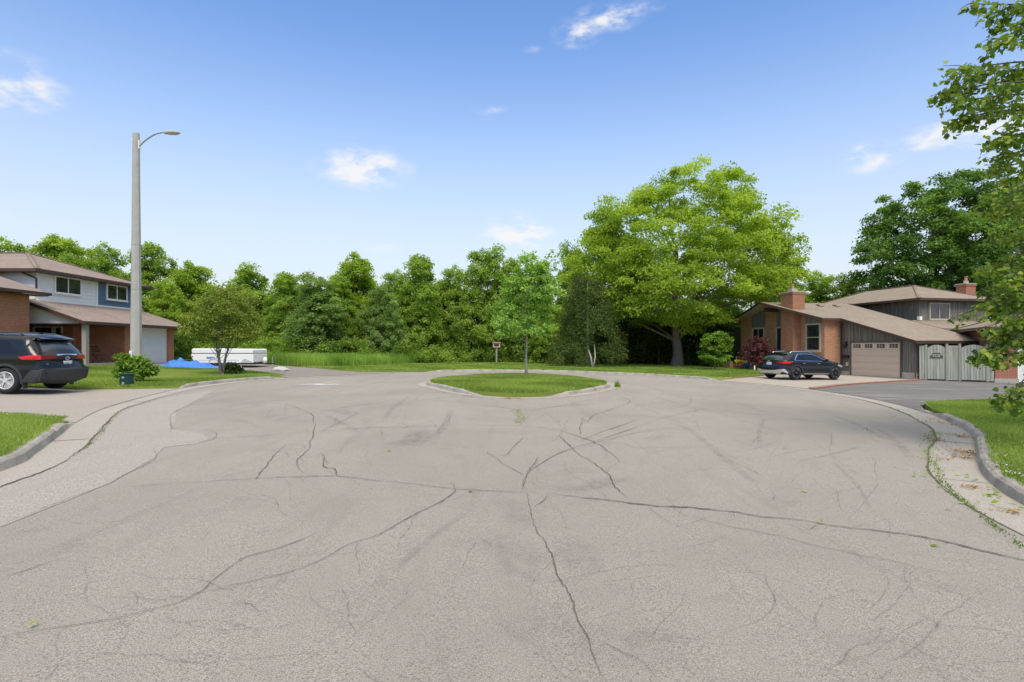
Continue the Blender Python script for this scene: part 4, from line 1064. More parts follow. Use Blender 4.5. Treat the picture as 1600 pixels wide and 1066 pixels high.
def wheel(root, x, y, r, w, spokes, rimmat):
    sg = 1 if y > 0 else -1
    m = MB(); m.smooth = True
    m.lathe([(r * .66, -w / 2), (r * .93, -w / 2), (r * .985, -w * .36), (r, -w * .2), (r, w * .2), (r * .985, w * .36), (r * .93, w / 2), (r * .70, w / 2), (r * .66, w * .42), (r * .66, -w / 2)], (x, y, r), 32, 'y')
    t = m.build('wheel', M_tyre, root)
    m = MB(); yo = y + sg * (w / 2 - .03)
    m.smooth = True; m.lathe([(r * .62, 0), (r * .69, 0), (r * .69, .03 * sg), (r * .62, .03 * sg), (r * .62, 0)], (x, yo, r), 32, 'y'); m.smooth = False
    m.lathe([(.01, .0), (.07, .0), (.06, .03 * sg), (.01, .03 * sg)], (x, yo, r), 14, 'y')
    for k in range(spokes):
        a = 2 * math.pi * k / spokes + .2
        for da in (-.13, .13):
            m.bar((x + .05 * math.cos(a), yo + sg * .012, r + .05 * math.sin(a)), (x + r * .64 * math.cos(a + da), yo + sg * .016, r + r * .64 * math.sin(a + da)), .022, .028, (0, 1, 0))
    m.build('rim', rimmat, t)
    d = MB(); d.lathe([(.01, 0), (r * .62, 0), (r * .62, .01), (.01, .01)], (x, yo - sg * .05, r), 24, 'y'); d.build('brake_disc', M_under, t)

# ---- black suv, left
gz = T(-15, 15.8) + .09
S = Car([(.16, .30), (.06, .40), (.02, .55), (.03, .72), (.10, .80), (.13, .95), (.10, 1.06), (.16, 1.13), (.33, 1.33), (.47, 1.50), (.40, 1.565), (.50, 1.62), (.9, 1.67), (1.5, 1.69), (2.2, 1.67), (2.7, 1.585), (3.1, 1.36), (3.42, 1.14),
         (3.7, 1.07), (4.2, .98), (4.48, .86), (4.58, .65), (4.56, .42), (4.45, .28)], 4.6, .925, .27, .42, [.98, 3.68], 1.04, .66, P_black)
S.wz = .36
suv = empty('parked_car', (-12.84, 15.7, gz), R(181.5), 'black suv reversed out of view at the left edge with white number plate', 'car')
suv['label'] = 'glossy black suv with grey lower cladding parked on the left driveway'
S.body(suv)
S.side(suv, 'side_window', [(.62, 1.13), (.70, 1.20), (1.05, 1.50), (1.50, 1.53), (1.50, 1.10)], M_cg)
S.side(suv, 'side_window', [(1.56, 1.10), (1.56, 1.535), (2.2, 1.53), (2.42, 1.49), (2.42, 1.09)], M_cg)
S.side(suv, 'side_window', [(2.49, 1.09), (2.49, 1.48), (2.72, 1.42), (3.12, 1.12)], M_cg)
# cladding
for cx in (.98, 3.68): S.side(suv, 'wheel_arch_trim', arc_pts(cx, .36, .415, .49, -12, 192), M_clad, .014, step=.1)
S.side(suv, 'sill_cladding', [(1.46, .275), (1.47, .45), (3.18, .45), (3.2, .275)], M_clad, .012)
S.side(suv, 'bumper_cladding', [(.10, .38), (.04, .55), (.05, .70), (.28, .66), (.42, .50), (.52, .33), (.30, .30), (.16, .31)], M_clad, .014)
S.rear(suv, 'bumper_cladding', [(-.86, .36), (-.86, .66), (-.78, .71), (.78, .71), (.86, .66), (.86, .36), (.6, .31), (-.6, .31)], M_clad, .02)
S.rear(suv, 'bumper_step', [(-.8, .56), (-.8, .59), (.8, .59), (.8, .56)], M_under, .026)
S.rear(suv, 'rear_window', [(-.68, 1.15), (-.56, 1.40), (.56, 1.40), (.68, 1.15)], M_rg, .01, glass=True)
S.rear(suv, 'rear_window_surround', [(-.78, 1.13), (-.56, 1.47), (.56, 1.47), (.78, 1.13), (.70, 1.13), (.58, 1.41), (-.58, 1.41), (-.70, 1.13)], M_under, .006, glass=True)
S.side(suv, 'tail_light', [(.10, .96), (.10, 1.07), (.22, 1.10), (.62, 1.03), (.50, .96), (.30, .95)], M_red, .012)
for sg in (1, -1): S.rear(suv, 'tail_light', [(sg * .80, .965), (sg * .80, 1.07), (sg * .38, 1.055), (sg * .36, 1.03), (sg * .55, .99)], M_red if sg < 0 else M_redd, .014)
S.rear(suv, 'chrome_strip', [(-.36, 1.055), (-.36, 1.068), (.36, 1.068), (.36, 1.055)], M_chr, .012)
p = MB(); p.box(-.012, -.155, .765, .002, .155, .91); pl = p.build('number_plate', M_plate, suv); pl.location = (-.0, 0, 0)
for o_ in (pl,): o_.location.x = S.xr(.84) - S.rc - .012
MT = Matrix(((0, 0, -1, 0), (-1, 0, 0, 0), (0, 1, 0, 0), (0, 0, 0, 1)))
text_mesh('plate_letters', 'CNHA 135', .075, M_blue, Matrix.Translation((-.013, 0, .84)) @ MT, pl, .001)
m = MB(); m.M = Matrix.Translation((S.xr(.98) - S.rc - .02, 0, .985)); ring = [(0, .075 * math.cos(a), .045 * math.sin(a)) for a in np.linspace(0, 2 * math.pi, 21)]
m.tube(ring, .009, 6, False); m.tube([(0, .03 * math.cos(a), .04 * math.sin(a)) for a in np.linspace(0, 2 * math.pi, 17)], .006, 5, False); m.tube([(0, .06 * math.cos(a), .02 + .016 * math.sin(a)) for a in np.linspace(0, 2 * math.pi, 17)], .006, 5, False)
m.build('emblem', M_chr, suv)
m = MB(); xb = S.xr(.80) - S.rc - .012
for k in range(6): m.box(xb + .075, -.62 + k * .03 - 0 + .0, .815, xb + .085, -.60 + k * .03, .84)
m = MB(); m.box(S.xr(.83) - .045, .50, .822, S.xr(.83) - .03, .66, .845); m.build('model_badge', M_chr, suv)
m = MB(); m.tube([(S.xr(1.18) - .11, .02, 1.16), (S.xr(1.25) - .115, -.10, 1.21), (S.xr(1.33) - .095, -.42, 1.30)], .012, 6); m.build('rear_wiper', M_under, suv)
m = MB(); m.prism([(.33, 1.50), (.22, 1.545), (.24, 1.56), (.55, 1.64), (.60, 1.60)], 'y', -.60, .60); m.build('spoiler', P_black, suv, bevel=.01)
for sg in (1, -1):
    m = MB(); m.smooth = True; m.tube([(.75, sg * .60, 1.66), (.85, sg * .61, 1.71), (1.6, sg * .62, 1.745), (2.3, sg * .61, 1.715), (2.45, sg * .6, 1.66)], .017, 6); m.build('roof_rail', M_clad, suv)
    wheel(suv, .98, sg * .80, .365, .235, 5, M_rim); wheel(suv, 3.68, sg * .80, .365, .235, 5, M_rim)
    m = MB(); m.box(3.0, sg * .92, 1.1, 3.14, sg * 1.10, 1.24, .03); m.build('side_mirror', P_black, suv)
    m = MB(); m.box(.50, sg * .74, .14, .52, sg * .90, .36); m.build('mud_flap', M_clad, suv)
    m = MB(); m.box(1.75, sg * (S.W(1.75, .92) - .01), .90, 1.93, sg * (S.W(1.75, .92) + .025), .925, .006); m.build('door_handle', P_black, suv); m = MB(); m.box(2.72, sg * (S.W(2.8, .92) - .01), .90, 2.9, sg * (S.W(2.8, .92) + .025), .925, .006); m.build('door_handle', P_black, suv)
m = MB(); m.prism([(.72, 1.65), (.95, 1.665), (.80, 1.73), (.73, 1.735)], 'y', -.02, .02); m.build('roof_antenna', P_black, suv)
m = MB(); m.smooth = True; m.tube([(.1, -.55, .27), (.4, -.55, .28)], .035, 10); m.build('exhaust_pipe', M_chr, suv)

# ---- dark crossover, right
gz2 = T(15.3, 28.4) + .09
Q = Car([(.16, .30), (.07, .42), (.02, .55), (.05, .70), (.10, .76), (.12, .90), (.10, 1.00), (.20, 1.06), (.45, 1.25), (.60, 1.34), (.52, 1.375), (.65, 1.42), (1.05, 1.475), (1.6, 1.50), (2.15, 1.475), (2.6, 1.36), (3.05, 1.14), (3.3, 1.02),
         (3.6, .97), (4.05, .88), (4.32, .76), (4.42, .58), (4.40, .38), (4.28, .26)], 4.42, .905, .25, .40, [.90, 3.60], .98, .60, P_navy)
Q.wz = .35
ca = R(20)
qx, qy = 14.4 - .88 * math.cos(ca) - .75 * math.sin(ca) * 1, 27.75 - .88 * math.sin(ca) + .80 * math.cos(ca)
xc = empty('parked_car', (qx, qy, gz2), ca, 'dark blue black crossover with silver roof rails parked before the brick house', 'car')
Q.body(xc)
Q.side(xc, 'side_window', [(.86, 1.06), (.95, 1.16), (1.18, 1.345), (1.62, 1.375), (1.62, 1.025)], M_cg)
Q.side(xc, 'side_window', [(1.68, 1.02), (1.68, 1.375), (2.1, 1.355), (2.42, 1.25), (2.86, 1.02)], M_cg)
Q.side(xc, 'window_chrome', [(.78, 1.06), (.90, 1.19), (1.15, 1.375), (1.62, 1.402), (2.12, 1.382), (2.5, 1.255), (2.92, 1.02), (2.87, 1.02), (2.43, 1.26), (2.1, 1.365), (1.62, 1.385), (1.17, 1.355), (.94, 1.17), (.84, 1.05), (.84, 1.04), (2.9, 1.005), (2.9, .995), (.80, 1.025)], M_chr, .010, step=.2, smooth=False)
for cx in (.90, 3.60): Q.side(xc, 'wheel_arch_trim', arc_pts(cx, .35, .395, .455, -12, 192), M_clad, .013, step=.1)
Q.side(xc, 'sill_cladding', [(1.36, .255), (1.37, .38), (3.12, .38), (3.14, .255)], M_clad, .011)
Q.side(xc, 'sill_strip', [(1.4, .30), (1.4, .325), (3.1, .325), (3.1, .30)], M_chr, .016)
Q.side(xc, 'bumper_cladding', [(.10, .38), (.04, .52), (.26, .58), (.42, .50), (.50, .33), (.30, .29), (.16, .31)], M_clad, .012)
Q.side(xc, 'skid_plate', [(.04, .45), (.04, .55), (.14, .57), (.36, .38), (.34, .33), (.22, .36)], M_skid, .018, step=.06)
Q.rear(xc, 'skid_plate', [(-.80, .42), (-.80, .55), (.80, .55), (.80, .42), (.6, .33), (-.6, .33)], M_skid, .02)
Q.rear(xc, 'rear_window', [(-.66, 1.08), (-.50, 1.30), (.50, 1.30), (.66, 1.08)], M_rg, .01, glass=True)
Q.side(xc, 'tail_light', [(.10, .86), (.10, .96), (.20, 1.0), (.66, .965), (.42, .86), (.25, .84)], M_red, .012)
for sg in (1, -1): Q.rear(xc, 'tail_light', [(sg * .80, .86), (sg * .80, .97), (sg * .42, .95), (sg * .50, .88)], M_red, .014)
p = MB(); p.box(-.012, -.155, .78, .002, .155, .92); pl = p.build('number_plate', M_plate, xc); pl.location.x = Q.xr(.85) - Q.rc - .012
text_mesh('plate_letters', 'CKSB 271', .07, M_blue, Matrix.Translation((-.013, 0, .85)) @ MT, pl, .001)
m = MB(); m.M = Matrix.Translation((Q.xr(.97) - Q.rc - .02, 0, .975)); m.tube([(0, .06 * math.cos(a), .035 * math.sin(a)) for a in np.linspace(0, 2 * math.pi, 21)], .01, 6, False); m.build('emblem', M_chr, xc)
m = MB(); m.prism([(.45, 1.31), (.34, 1.35), (.36, 1.365), (.72, 1.435), (.75, 1.40)], 'y', -.55, .55); m.build('spoiler', P_navy, xc, bevel=.01)
for sg in (1, -1):
    m = MB(); m.smooth = True; m.tube([(.75, sg * .555, 1.44), (.95, sg * .565, 1.50), (1.55, sg * .575, 1.53), (2.1, sg * .565, 1.50), (2.5, sg * .60, 1.37)], .02, 6); m.build('roof_rail', M_chr, xc)
    wheel(xc, .90, sg * .785, .355, .235, 5, M_rim); wheel(xc, 3.60, sg * .785, .355, .235, 5, M_rim)
    m = MB(); m.box(2.78, sg * .88, 1.0, 2.92, sg * 1.06, 1.13, .03); m.build('side_mirror', P_navy, xc)
    m = MB(); m.box(1.30, sg * (Q.W(1.4, .88) - .01), .86, 1.48, sg * (Q.W(1.4, .88) + .022), .885, .006); m.build('door_handle', M_chr, xc); m = MB(); m.box(2.3, sg * (Q.W(2.4, .86) - .01), .86, 2.48, sg * (Q.W(2.4, .86) + .022), .885, .006); m.build('door_handle', M_chr, xc)
    m = MB(); w_ = Q.W(3.9, .72)
    Q.side(xc, 'headlight', [(3.75, .76), (3.85, .84), (4.2, .78), (4.36, .70), (4.1, .68)], M_skid, .012, sides=(sg,))

xc.scale = (1, 1, .945)
suv.scale = (.985, .985, .965); suv.rotation_euler = (0, -.012, R(181.5)); xc.rotation_euler = (0, .017, ca)
# ------------------------------------------------------------ vegetation
M_bark = simple('bark_grey_brown', (.17, .14, .11), .95, var=.35, scale=5, bump=.6)
M_barkd = simple('bark_dark', (.09, .075, .06), .95, var=.35, scale=6, bump=.6)
M_barkl = simple('bark_light', (.34, .31, .26), .95, var=.3, scale=6, bump=.5)
Lf = {
 'maple': leaf_mat('maple_leaves', (.19, .27, .03), (.31, .42, .05), (.47, .57, .10), .5, .6),
 'wood': leaf_mat('woodland_leaves', (.13, .21, .035), (.245, .36, .06), (.40, .51, .10), .5, .6),
 'woody': leaf_mat('yellow_green_leaves', (.15, .23, .03), (.27, .38, .05), (.42, .53, .09), .48, .6),
 'blue': leaf_mat('grey_green_leaves', (.12, .19, .055), (.21, .31, .085), (.33, .44, .15), .45, .6),
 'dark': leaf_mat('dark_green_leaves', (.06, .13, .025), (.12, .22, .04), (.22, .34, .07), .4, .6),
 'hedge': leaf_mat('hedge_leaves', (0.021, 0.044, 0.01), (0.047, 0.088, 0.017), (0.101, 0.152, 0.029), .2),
 'cedar': leaf_mat('cedar_sprays', (.045, .078, .018), (.085, .13, .03), (.16, .20, .05), .3),
 'young': leaf_mat('young_tree_leaves', (.14, .25, .05), (.26, .41, .08), (.42, .55, .18), .5),
 'olive': leaf_mat('olive_leaves', (.12, .17, .03), (.22, .28, .05), (.36, .40, .08), .42),
 'red': leaf_mat('crimson_leaves', (.07, .02, .025), (.15, .045, .05), (.24, .09, .09), .3),
 'topi': leaf_mat('bright_leaves', (0.069, 0.143, 0.012), (0.161, 0.275, 0.03), (0.31, 0.44, 0.06), .35),
 'near': leaf_mat('heart_leaves', (0.064, 0.121, 0.018), (0.144, 0.233, 0.032), (0.36, 0.419, 0.072), .35, .4),
 'grass': leaf_mat('grass_blades', (.12, .18, .03), (.21, .30, .05), (.34, .42, .09), .3),
 'tall': leaf_mat('meadow_blades', (0.138, 0.239, 0.038), (0.246, 0.394, 0.069), (0.43, 0.535, 0.138), .4),
 'litter': leaf_mat('dry_leaf_litter', (.30, .13, .04), (.50, .27, .10), (.62, .42, .20), .1),
}
def leaves_mesh(name, C, RR, per, size, mat, seed, up=.7, outc=None, aspect=.62, flat=.45, clipz=None, heart=False, tonejit=.22, tone=None):
    """C clump centres (n,3), RR clump radii (n,) or (n,3), per leaves each"""
    g = np.random.default_rng(seed); C = np.asarray(C, float); n = len(C); RR = np.asarray(RR, float)
    if RR.ndim == 1: RR = np.stack([RR, RR, RR * flat], 1)
    idx = np.repeat(np.arange(n), per); N = len(idx)
    d = g.normal(size=(N, 3)); d /= np.linalg.norm(d, axis=1)[:, None]; rad = g.random(N) ** .5
    P = C[idx] + d * rad[:, None] * RR[idx]
    if outc is None: outc = C.mean(0)
    # droop of the clump edge
    P[:, 2] -= .25 * (np.hypot(d[:, 0] * rad, d[:, 1] * rad) ** 2) * RR[idx][:, 0]
    if clipz is not None: P = P[P[:, 2] > clipz]; N = len(P); idx = idx[:N] if len(idx) != N else idx
    out = P - outc; out /= np.linalg.norm(out, axis=1)[:, None] + 1e-6
    nrm = g.normal(size=(N, 3)) * .75 + np.array([0, 0, up]) + out * .5; nrm /= np.linalg.norm(nrm, axis=1)[:, None]
    t = g.normal(size=(N, 3)) + np.array([0, 0, -.35]); t -= nrm * (t * nrm).sum(1)[:, None]; t /= np.linalg.norm(t, axis=1)[:, None]
    b = np.cross(nrm, t); s = size * (0.65 + .7 * g.random(N)); w = s * aspect * .5
    fold = nrm * (s * .10)[:, None]
    if heart:
        prof = [(0, 0, 0), (.18, .95, 1), (.5, 1.0, 1), (1.0, 0, 0), (.5, -1.0, 1), (.18, -.95, 1)]
        V = np.stack([P + t * (s * a)[:, None] + b * (w * c)[:, None] + fold * f for a, c, f in prof], 1)
        F_ = np.arange(N)[:, None] * 6 + np.array([[0, 1, 2, 3, 0, 3, 4, 5]]); k = 4; per_f = 2
        faces = F_.reshape(-1, 4)
        nv = 6
    else:
        V = np.stack([P, P + t * (s * .5)[:, None] + b * w[:, None] + fold, P + t * s[:, None], P + t * (s * .5)[:, None] - b * w[:, None] + fold], 1)
        faces = (np.arange(N)[:, None] * 4 + np.array([[0, 1, 2, 0, 2, 3]])).reshape(-1, 3); k = 3; per_f = 2; nv = 4
    if tone is None: tone = .5 + .2 * g.normal(size=n)
    tn = np.clip(np.asarray(tone)[idx] + tonejit * g.normal(size=N), 0, 1)
    return mesh_np(name, V.reshape(-1, 3), faces, k, np.repeat(tn, per_f), mat)
def mesh_np(name, V, faces, k, tone, mat):
    me = bpy.data.meshes.new(name); me.vertices.add(len(V)); me.vertices.foreach_set('co', V.astype(np.float32).ravel())
    nf = len(faces); me.loops.add(nf * k); me.loops.foreach_set('vertex_index', faces.astype(np.int32).ravel())
    me.polygons.add(nf); me.polygons.foreach_set('loop_start', np.arange(nf, dtype=np.int32) * k); me.polygons.foreach_set('loop_total', np.full(nf, k, np.int32))
    a = me.attributes.new('tone', 'FLOAT', 'FACE'); a.data.foreach_set('value', tone.astype(np.float32))
    me.materials.append(mat); me.update(calc_edges=True); me.validate(); return me
def mo(name, me, parent=None):
    o = bpy.data.objects.new(name, me); COL.objects.link(o)
    if parent: o.parent = parent
    return o
def blob_pts(blobs, n, seed, inner=.25, lowcut=-.75):
    """clump centres mostly near the surface of a union of ellipsoids"""
    g = np.random.default_rng(seed); out = []
    vol = np.array([(b[3] * b[4] + b[4] * b[5] + b[3] * b[5]) for b in blobs]); vol = vol / vol.sum()
    while len(out) < n:
        b = blobs[g.choice(len(blobs), p=vol)]; d = g.normal(size=3); d /= np.linalg.norm(d)
        if d[2] < lowcut: continue
        r = g.uniform(.80, 1.03) if g.random() > inner else g.uniform(.35, .8)
        p = np.array(b[:3]) + d * r * np.array(b[3:6])
        deep = False
        for c in blobs:
            if c is not b and np.linalg.norm((p - np.array(c[:3])) / np.array(c[3:6])) < .72: deep = True
        if deep and g.random() < .8: continue
        out.append(p)
    return np.array(out)
def trunk_mesh(name, H0, r0, targets, mat, parent, seed=0, lean=(0, 0), forks=None, taper=.35, root=True, nb=26, stems=1, minr=.012, top=None, hf=(.35, .75)):
    rnd = random.Random(seed); m = MB(); m.smooth = True
    tz = top or H0 * 1.9
    n = 9; main = []
    for st in range(stems):
        a = 2 * math.pi * st / max(1, stems) + .6; pts = []; sp = (.22 if stems > 1 else 0)
        for i in range(n + 1):
            t = i / n; z = -.15 + tz * t
            pts.append((lean[0] * t + math.cos(a) * sp * tz * t * .9 + rnd.uniform(-1, 1) * r0 * .25 * (i > 0), lean[1] * t + math.sin(a) * sp * tz * t * .9 + rnd.uniform(-1, 1) * r0 * .25 * (i > 0), z))
        rr = [r0 * (1 - (1 - taper * .5) * (i / n)) * (1.45 if (i == 0 and root) else 1) / (stems ** .4) for i in range(n + 1)]
        m.tube(cr(pts, .3), [np.interp(q / (len(cr(pts, .3)) - 1), np.linspace(0, 1, n + 1), rr) for q in range(len(cr(pts, .3)))], 10); main.append((pts, rr))
    T_ = list(targets); rnd.shuffle(T_)
    for tg in T_[:nb]:
        pts, rr = main[rnd.randrange(len(main))]
        hz = max(H0 * .95, min(tz * .98, tg[2] * rnd.uniform(*hf)))
        k = min(n - 1, max(1, int((hz + .15) / tz * n))); p0 = Vector(pts[k]); tg = Vector(tg); L = (tg - p0).length
        mid = p0.lerp(tg, .5) + Vector((rnd.uniform(-.08, .08) * L, rnd.uniform(-.08, .08) * L, .06 * L)); r1 = max(minr * 1.6, rr[k] * rnd.uniform(.2, .36))
        q = cr([tuple(p0), tuple(mid), tuple(tg)], max(.15, L / 8)); m.tube(q, [r1 + (minr - r1) * i / (len(q) - 1) for i in range(len(q))], 5)
    return m.build(name, mat, parent, fix=False)
def tree(name, loc, blobs, ncl, per, rc, size, mat, bark, H0, r0, seed, label, cat='tree', group=None, inner=.25, nb=26, lowcut=-.75, outc=None, part='crown', **kw):
    root = empty(name, loc, 0, label, cat, group); g = np.random.default_rng(seed)
    C_ = blob_pts(blobs, ncl, seed, inner, lowcut); flt = kw.pop('flt', None)
    if flt: C_ = np.array([c for c in C_ if flt(c)]); ncl = len(C_)
    ky = {k: kw.pop(k) for k in ('up', 'aspect', 'flat', 'heart', 'tonejit', 'clipz') if k in kw}
    me = leaves_mesh(part, C_, rc * (.6 + .8 * g.random(ncl)), per, size, mat, seed + 1, outc=np.array(outc or blobs[0][:3]) - np.array([0, 0, blobs[0][5] * .4]), **ky)
    mo(part, me, root)
    trunk_mesh('trunk', H0, r0, C_, bark, root, seed, nb=nb, **kw)
    return root
def lz(x, y): return T(x, y) + .115

# --- the big maple
tree('maple_tree', (13.5, 44.6, lz(13.5, 44.6) - .05), [(.2, -1.5, 5.8, 6.6, 6.0, 2.2), (.9, .3, 7.6, 8.6, 7.4, 4.6), (.6, 0, 9.6, 7.4, 6.8, 5.4), (2.2, 0, 12.6, 4.6, 4.6, 4.4), (-3.2, -.3, 10.4, 4.7, 4.4, 4.2), (-6.0, -.5, 8.0, 3.2, 4, 3.6), (5.6, 0, 9.2, 4.6, 4.8, 4.4), (-6.2, -1, 6.0, 2.6, 3, 2.4), (8.0, 0, 7.2, 2.4, 3.2, 2.4)],
     760, 230, 1.02, .21, Lf['maple'], M_bark, 3.1, .48, 11, 'huge bright yellow green maple with broad round crown beside the low brick house', inner=.22, nb=38, lowcut=-1.1, flat=.42, taper=.3, minr=.025, top=10, hf=(.5, .85), flt=lambda c: not (c[0] > 2.8 and c[2] < 5.6 and c[1] < 2.5) and not (c[0] > 2.8 and c[2] < 4.6))
# --- dark maple behind the right house
tree('dark_tree', (41.8, 54, T(30, 50) - .2), [(0, 0, 12, 6.2, 6, 7.2), (-2.4, 0, 10.5, 4.4, 4.4, 4.6), (3.6, 0, 15, 4.2, 4.2, 4.4), (2.5, 0, 8, 6, 5, 4), (8.5, 1, 12, 5, 5, 6)],
     540, 190, 1.1, .27, Lf['dark'], M_barkd, 4, .5, 21, 'tall dark green tree with dense crown rising behind the upper storey and chimney', inner=.3, nb=40, minr=.03, top=14)
# --- background trees
protos = {}
def proto(key, blobs, ncl, per, rc, size, mat, H0, r0, seed, nb=14, **kw):
    protos[key] = (blobs, ncl, per, rc, size, mat, H0, r0, seed, nb, kw)
def rblobs(seed, n, R_, H_, low=1.5):
    """many overlapping lobes inside a crown outline: ragged tops, no single ball"""
    g = random.Random(seed); out = []
    for k in range(n):
        t = (k + .5) / n; z = low + (H_ - low - .8) * t; env = R_ * (math.sin(math.pi * min(1, .22 + .72 * t)) ** .7); a = k * 2.4 + g.uniform(-.5, .5); rr = env * g.uniform(.25, .62); s_ = g.uniform(.26, .42) * R_ * (1.15 - .45 * t)
        out.append((rr * math.cos(a), rr * math.sin(a) * .9, z, s_ * 1.15, s_ * 1.1, s_ * g.uniform(.8, 1.15)))
    out.append((0, 0, H_ * .45, R_ * .62, R_ * .6, H_ * .33))
    return out
BG = dict(A=(rblobs(1, 15, 3.9, 9.9), 'wood', 31), B=(rblobs(2, 14, 3.3, 9.9), 'wood', 32), C=(rblobs(7, 14, 3.3, 9.9), 'woody', 33), D=(rblobs(4, 16, 3.9, 9.9, 1.0), 'blue', 34), E=(rblobs(5, 15, 3.6, 9.9), 'wood', 35))
made = {}
def bgtree(key, px, top, Y, half, label, name='broadleaf_tree', mat=None):
    X = (px - 800) / F * Y; gz_ = T(X, Y) - .1; H = CZ + (HY - top) * Y / F - gz_; blobs, mk, seed = BG[key]; mk = mat or mk
    kk = (key, mk)
    if kk not in made:
        o = tree(name, (0, 0, 0), blobs, 300, 120, .62, .20, Lf[mk], M_barkd, 2.0, .16, seed, None, None, nb=30, inner=.15, lowcut=-.95, top=7.5, flat=.55)
        made[kk] = o
    else:
        o = copy_tree(made[kk]); o.name = name
    R0 = {'A': 3.9, 'D': 3.9, 'E': 3.6}.get(key, 3.3) * .98
    o.location = (X, Y, gz_); o.scale = (half * Y / F / R0,) * 2 + (H / 9.9,); o.rotation_euler = (0, 0, random.Random(px).uniform(0, 6.28))
    tag(o, label, 'tree', 'trees along the edge of the wood'); return o
bgtree('A', 5, 372, 46, 66, 'green tree rising behind the left end of the two storey roof')
bgtree('C', 88, 358, 47, 62, 'tallest green tree behind the peak of the two storey house roof')
bgtree('A', 160, 380, 48, 52, 'tree between the two storey roof peak and the street lamp')
bgtree('E', 236, 377, 45, 56, 'tall tree just right of the street lamp pole, behind the house')
bgtree('C', 300, 402, 43, 50, 'light green tree above the right end of the left garage roof')
bgtree('A', 262, 436, 40, 40, 'low yellow green tree directly behind the left garage roof', mat='woody')
bgtree('E', 338, 455, 44, 44, 'small tree in the dip of the skyline right of the left house')
bgtree('B', 388, 410, 45, 50, 'round topped tree behind the pop up camper')
bgtree('E', 446, 424, 44, 48, 'broad tree behind the tongue end of the pop up camper')
bgtree('D', 492, 424, 41, 62, 'bushy grey green tree behind the tall meadow grass', name='bushy_tree')
bgtree('C', 556, 388, 47, 56, 'pale green tree with a notched top above the tall meadow grass')
bgtree('D', 596, 440, 43, 42, 'small grey green tree at the right end of the meadow grass', name='bushy_tree')
bgtree('E', 655, 396, 48, 52, 'round topped tree left of the gap in the far tree line')
bgtree('A', 712, 415, 50, 42, 'lower tree in the far row, left of the birdhouse post')
bgtree('B', 762, 380, 50, 50, 'tall tree in the far row directly above the birdhouse post')
bgtree('A', 830, 425, 50, 45, 'tree seen through and behind the slim island tree')
bgtree('B', 893, 374, 50, 34, 'narrow tree peeping above the left shoulder of the big maple')
bgtree('C', 855, 470, 47, 36, 'low light green tree between the island tree and the cedar')
bgtree('A', 1275, 425, 62, 55, 'tree behind the brick chimney of the low house')
bgtree('B', 1330, 424, 60, 40, 'tree behind the long shingle roof, left of the dark tall tree')
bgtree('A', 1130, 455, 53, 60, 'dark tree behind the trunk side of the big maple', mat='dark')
bgtree('E', 528, 428, 44, 46, 'mid height tree between the bushy tree and the pale notched tree')
bgtree('A', 622, 422, 49, 46, 'low tree in the dip left of the round topped far tree')
bgtree('C', 690, 432, 51, 42, 'low pale tree in the gap right of the round topped far tree')
bgtree('E', 800, 402, 52, 44, 'tree in the far row just left of the slim island tree')
bgtree('B', 120, 392, 44, 44, 'lower tree over the ridge of the left upper roof')
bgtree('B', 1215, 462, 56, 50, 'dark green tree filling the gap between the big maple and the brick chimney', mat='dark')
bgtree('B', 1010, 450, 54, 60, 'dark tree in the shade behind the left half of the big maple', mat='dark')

# --- wood beyond, one mass
rg = np.random.default_rng(77); Cw = []; Tn = []
for k in range(700):
    px = rg.uniform(-120, 1250); Y = rg.uniform(55, 66); X = (px - 800) / F * Y; Cw.append((X, Y, T(X, Y) + rg.uniform(0, 1) ** 1.6 * (6.0 if px < 950 else 4.5))); Tn.append(rg.normal(.3, .15))
for k in range(360):
    px = rg.uniform(230, 1130); Y = rg.uniform(49, 54) - (2.5 if px < 600 else 0); X = (px - 800) / F * Y; Cw.append((X, Y, T(X, Y) + rg.uniform(.1, 1) * (6.2 if px < 900 else 5))); Tn.append(rg.normal(.45, .2))
o = mo('woodland', leaves_mesh('woodland', Cw, 1.1 + rg.random(len(Cw)), 120, .30, Lf['wood'], 78, flat=.8, tone=Tn, outc=np.array([0, 80, 0])))
tag(o, kind='stuff')
# --- undergrowth along the wood edge
EP = [(-24.5, 39.5), (-20, 39.3), (-16, 38.6), (-12.5, 39.2), (-9, 42), (-5, 46.5), (-1, 49), (2.6, 47.5), (4.6, 45), (9, 49.5), (13, 50), (18, 48)]
Cw = []; Rr = []; line = cr(EP, .5)
for k in range(430):
    x, y = line[rg.integers(len(line))]; h = abs(rg.normal(0, .9)); Cw.append((x + rg.normal(0, .8), y + abs(rg.normal(.8, 1.0)), lz(x, y) + .15 + h * .8)); Rr.append(rg.uniform(.35, .75))
o = mo('undergrowth', leaves_mesh('undergrowth', Cw, Rr , 150, .15, Lf['wood'], 79, flat=.8, tone=rg.normal(.35, .18, len(Cw)), outc=np.array([0, 60, 0])))
tag(o, kind='stuff')
# thin stems at the wood edge
for i, (px, Y, h) in enumerate([(746, 48.5, 3), (760, 48.5, 2.6), (712, 49, 2.8), (640, 44.5, 3), (668, 46, 3)]):
    pass
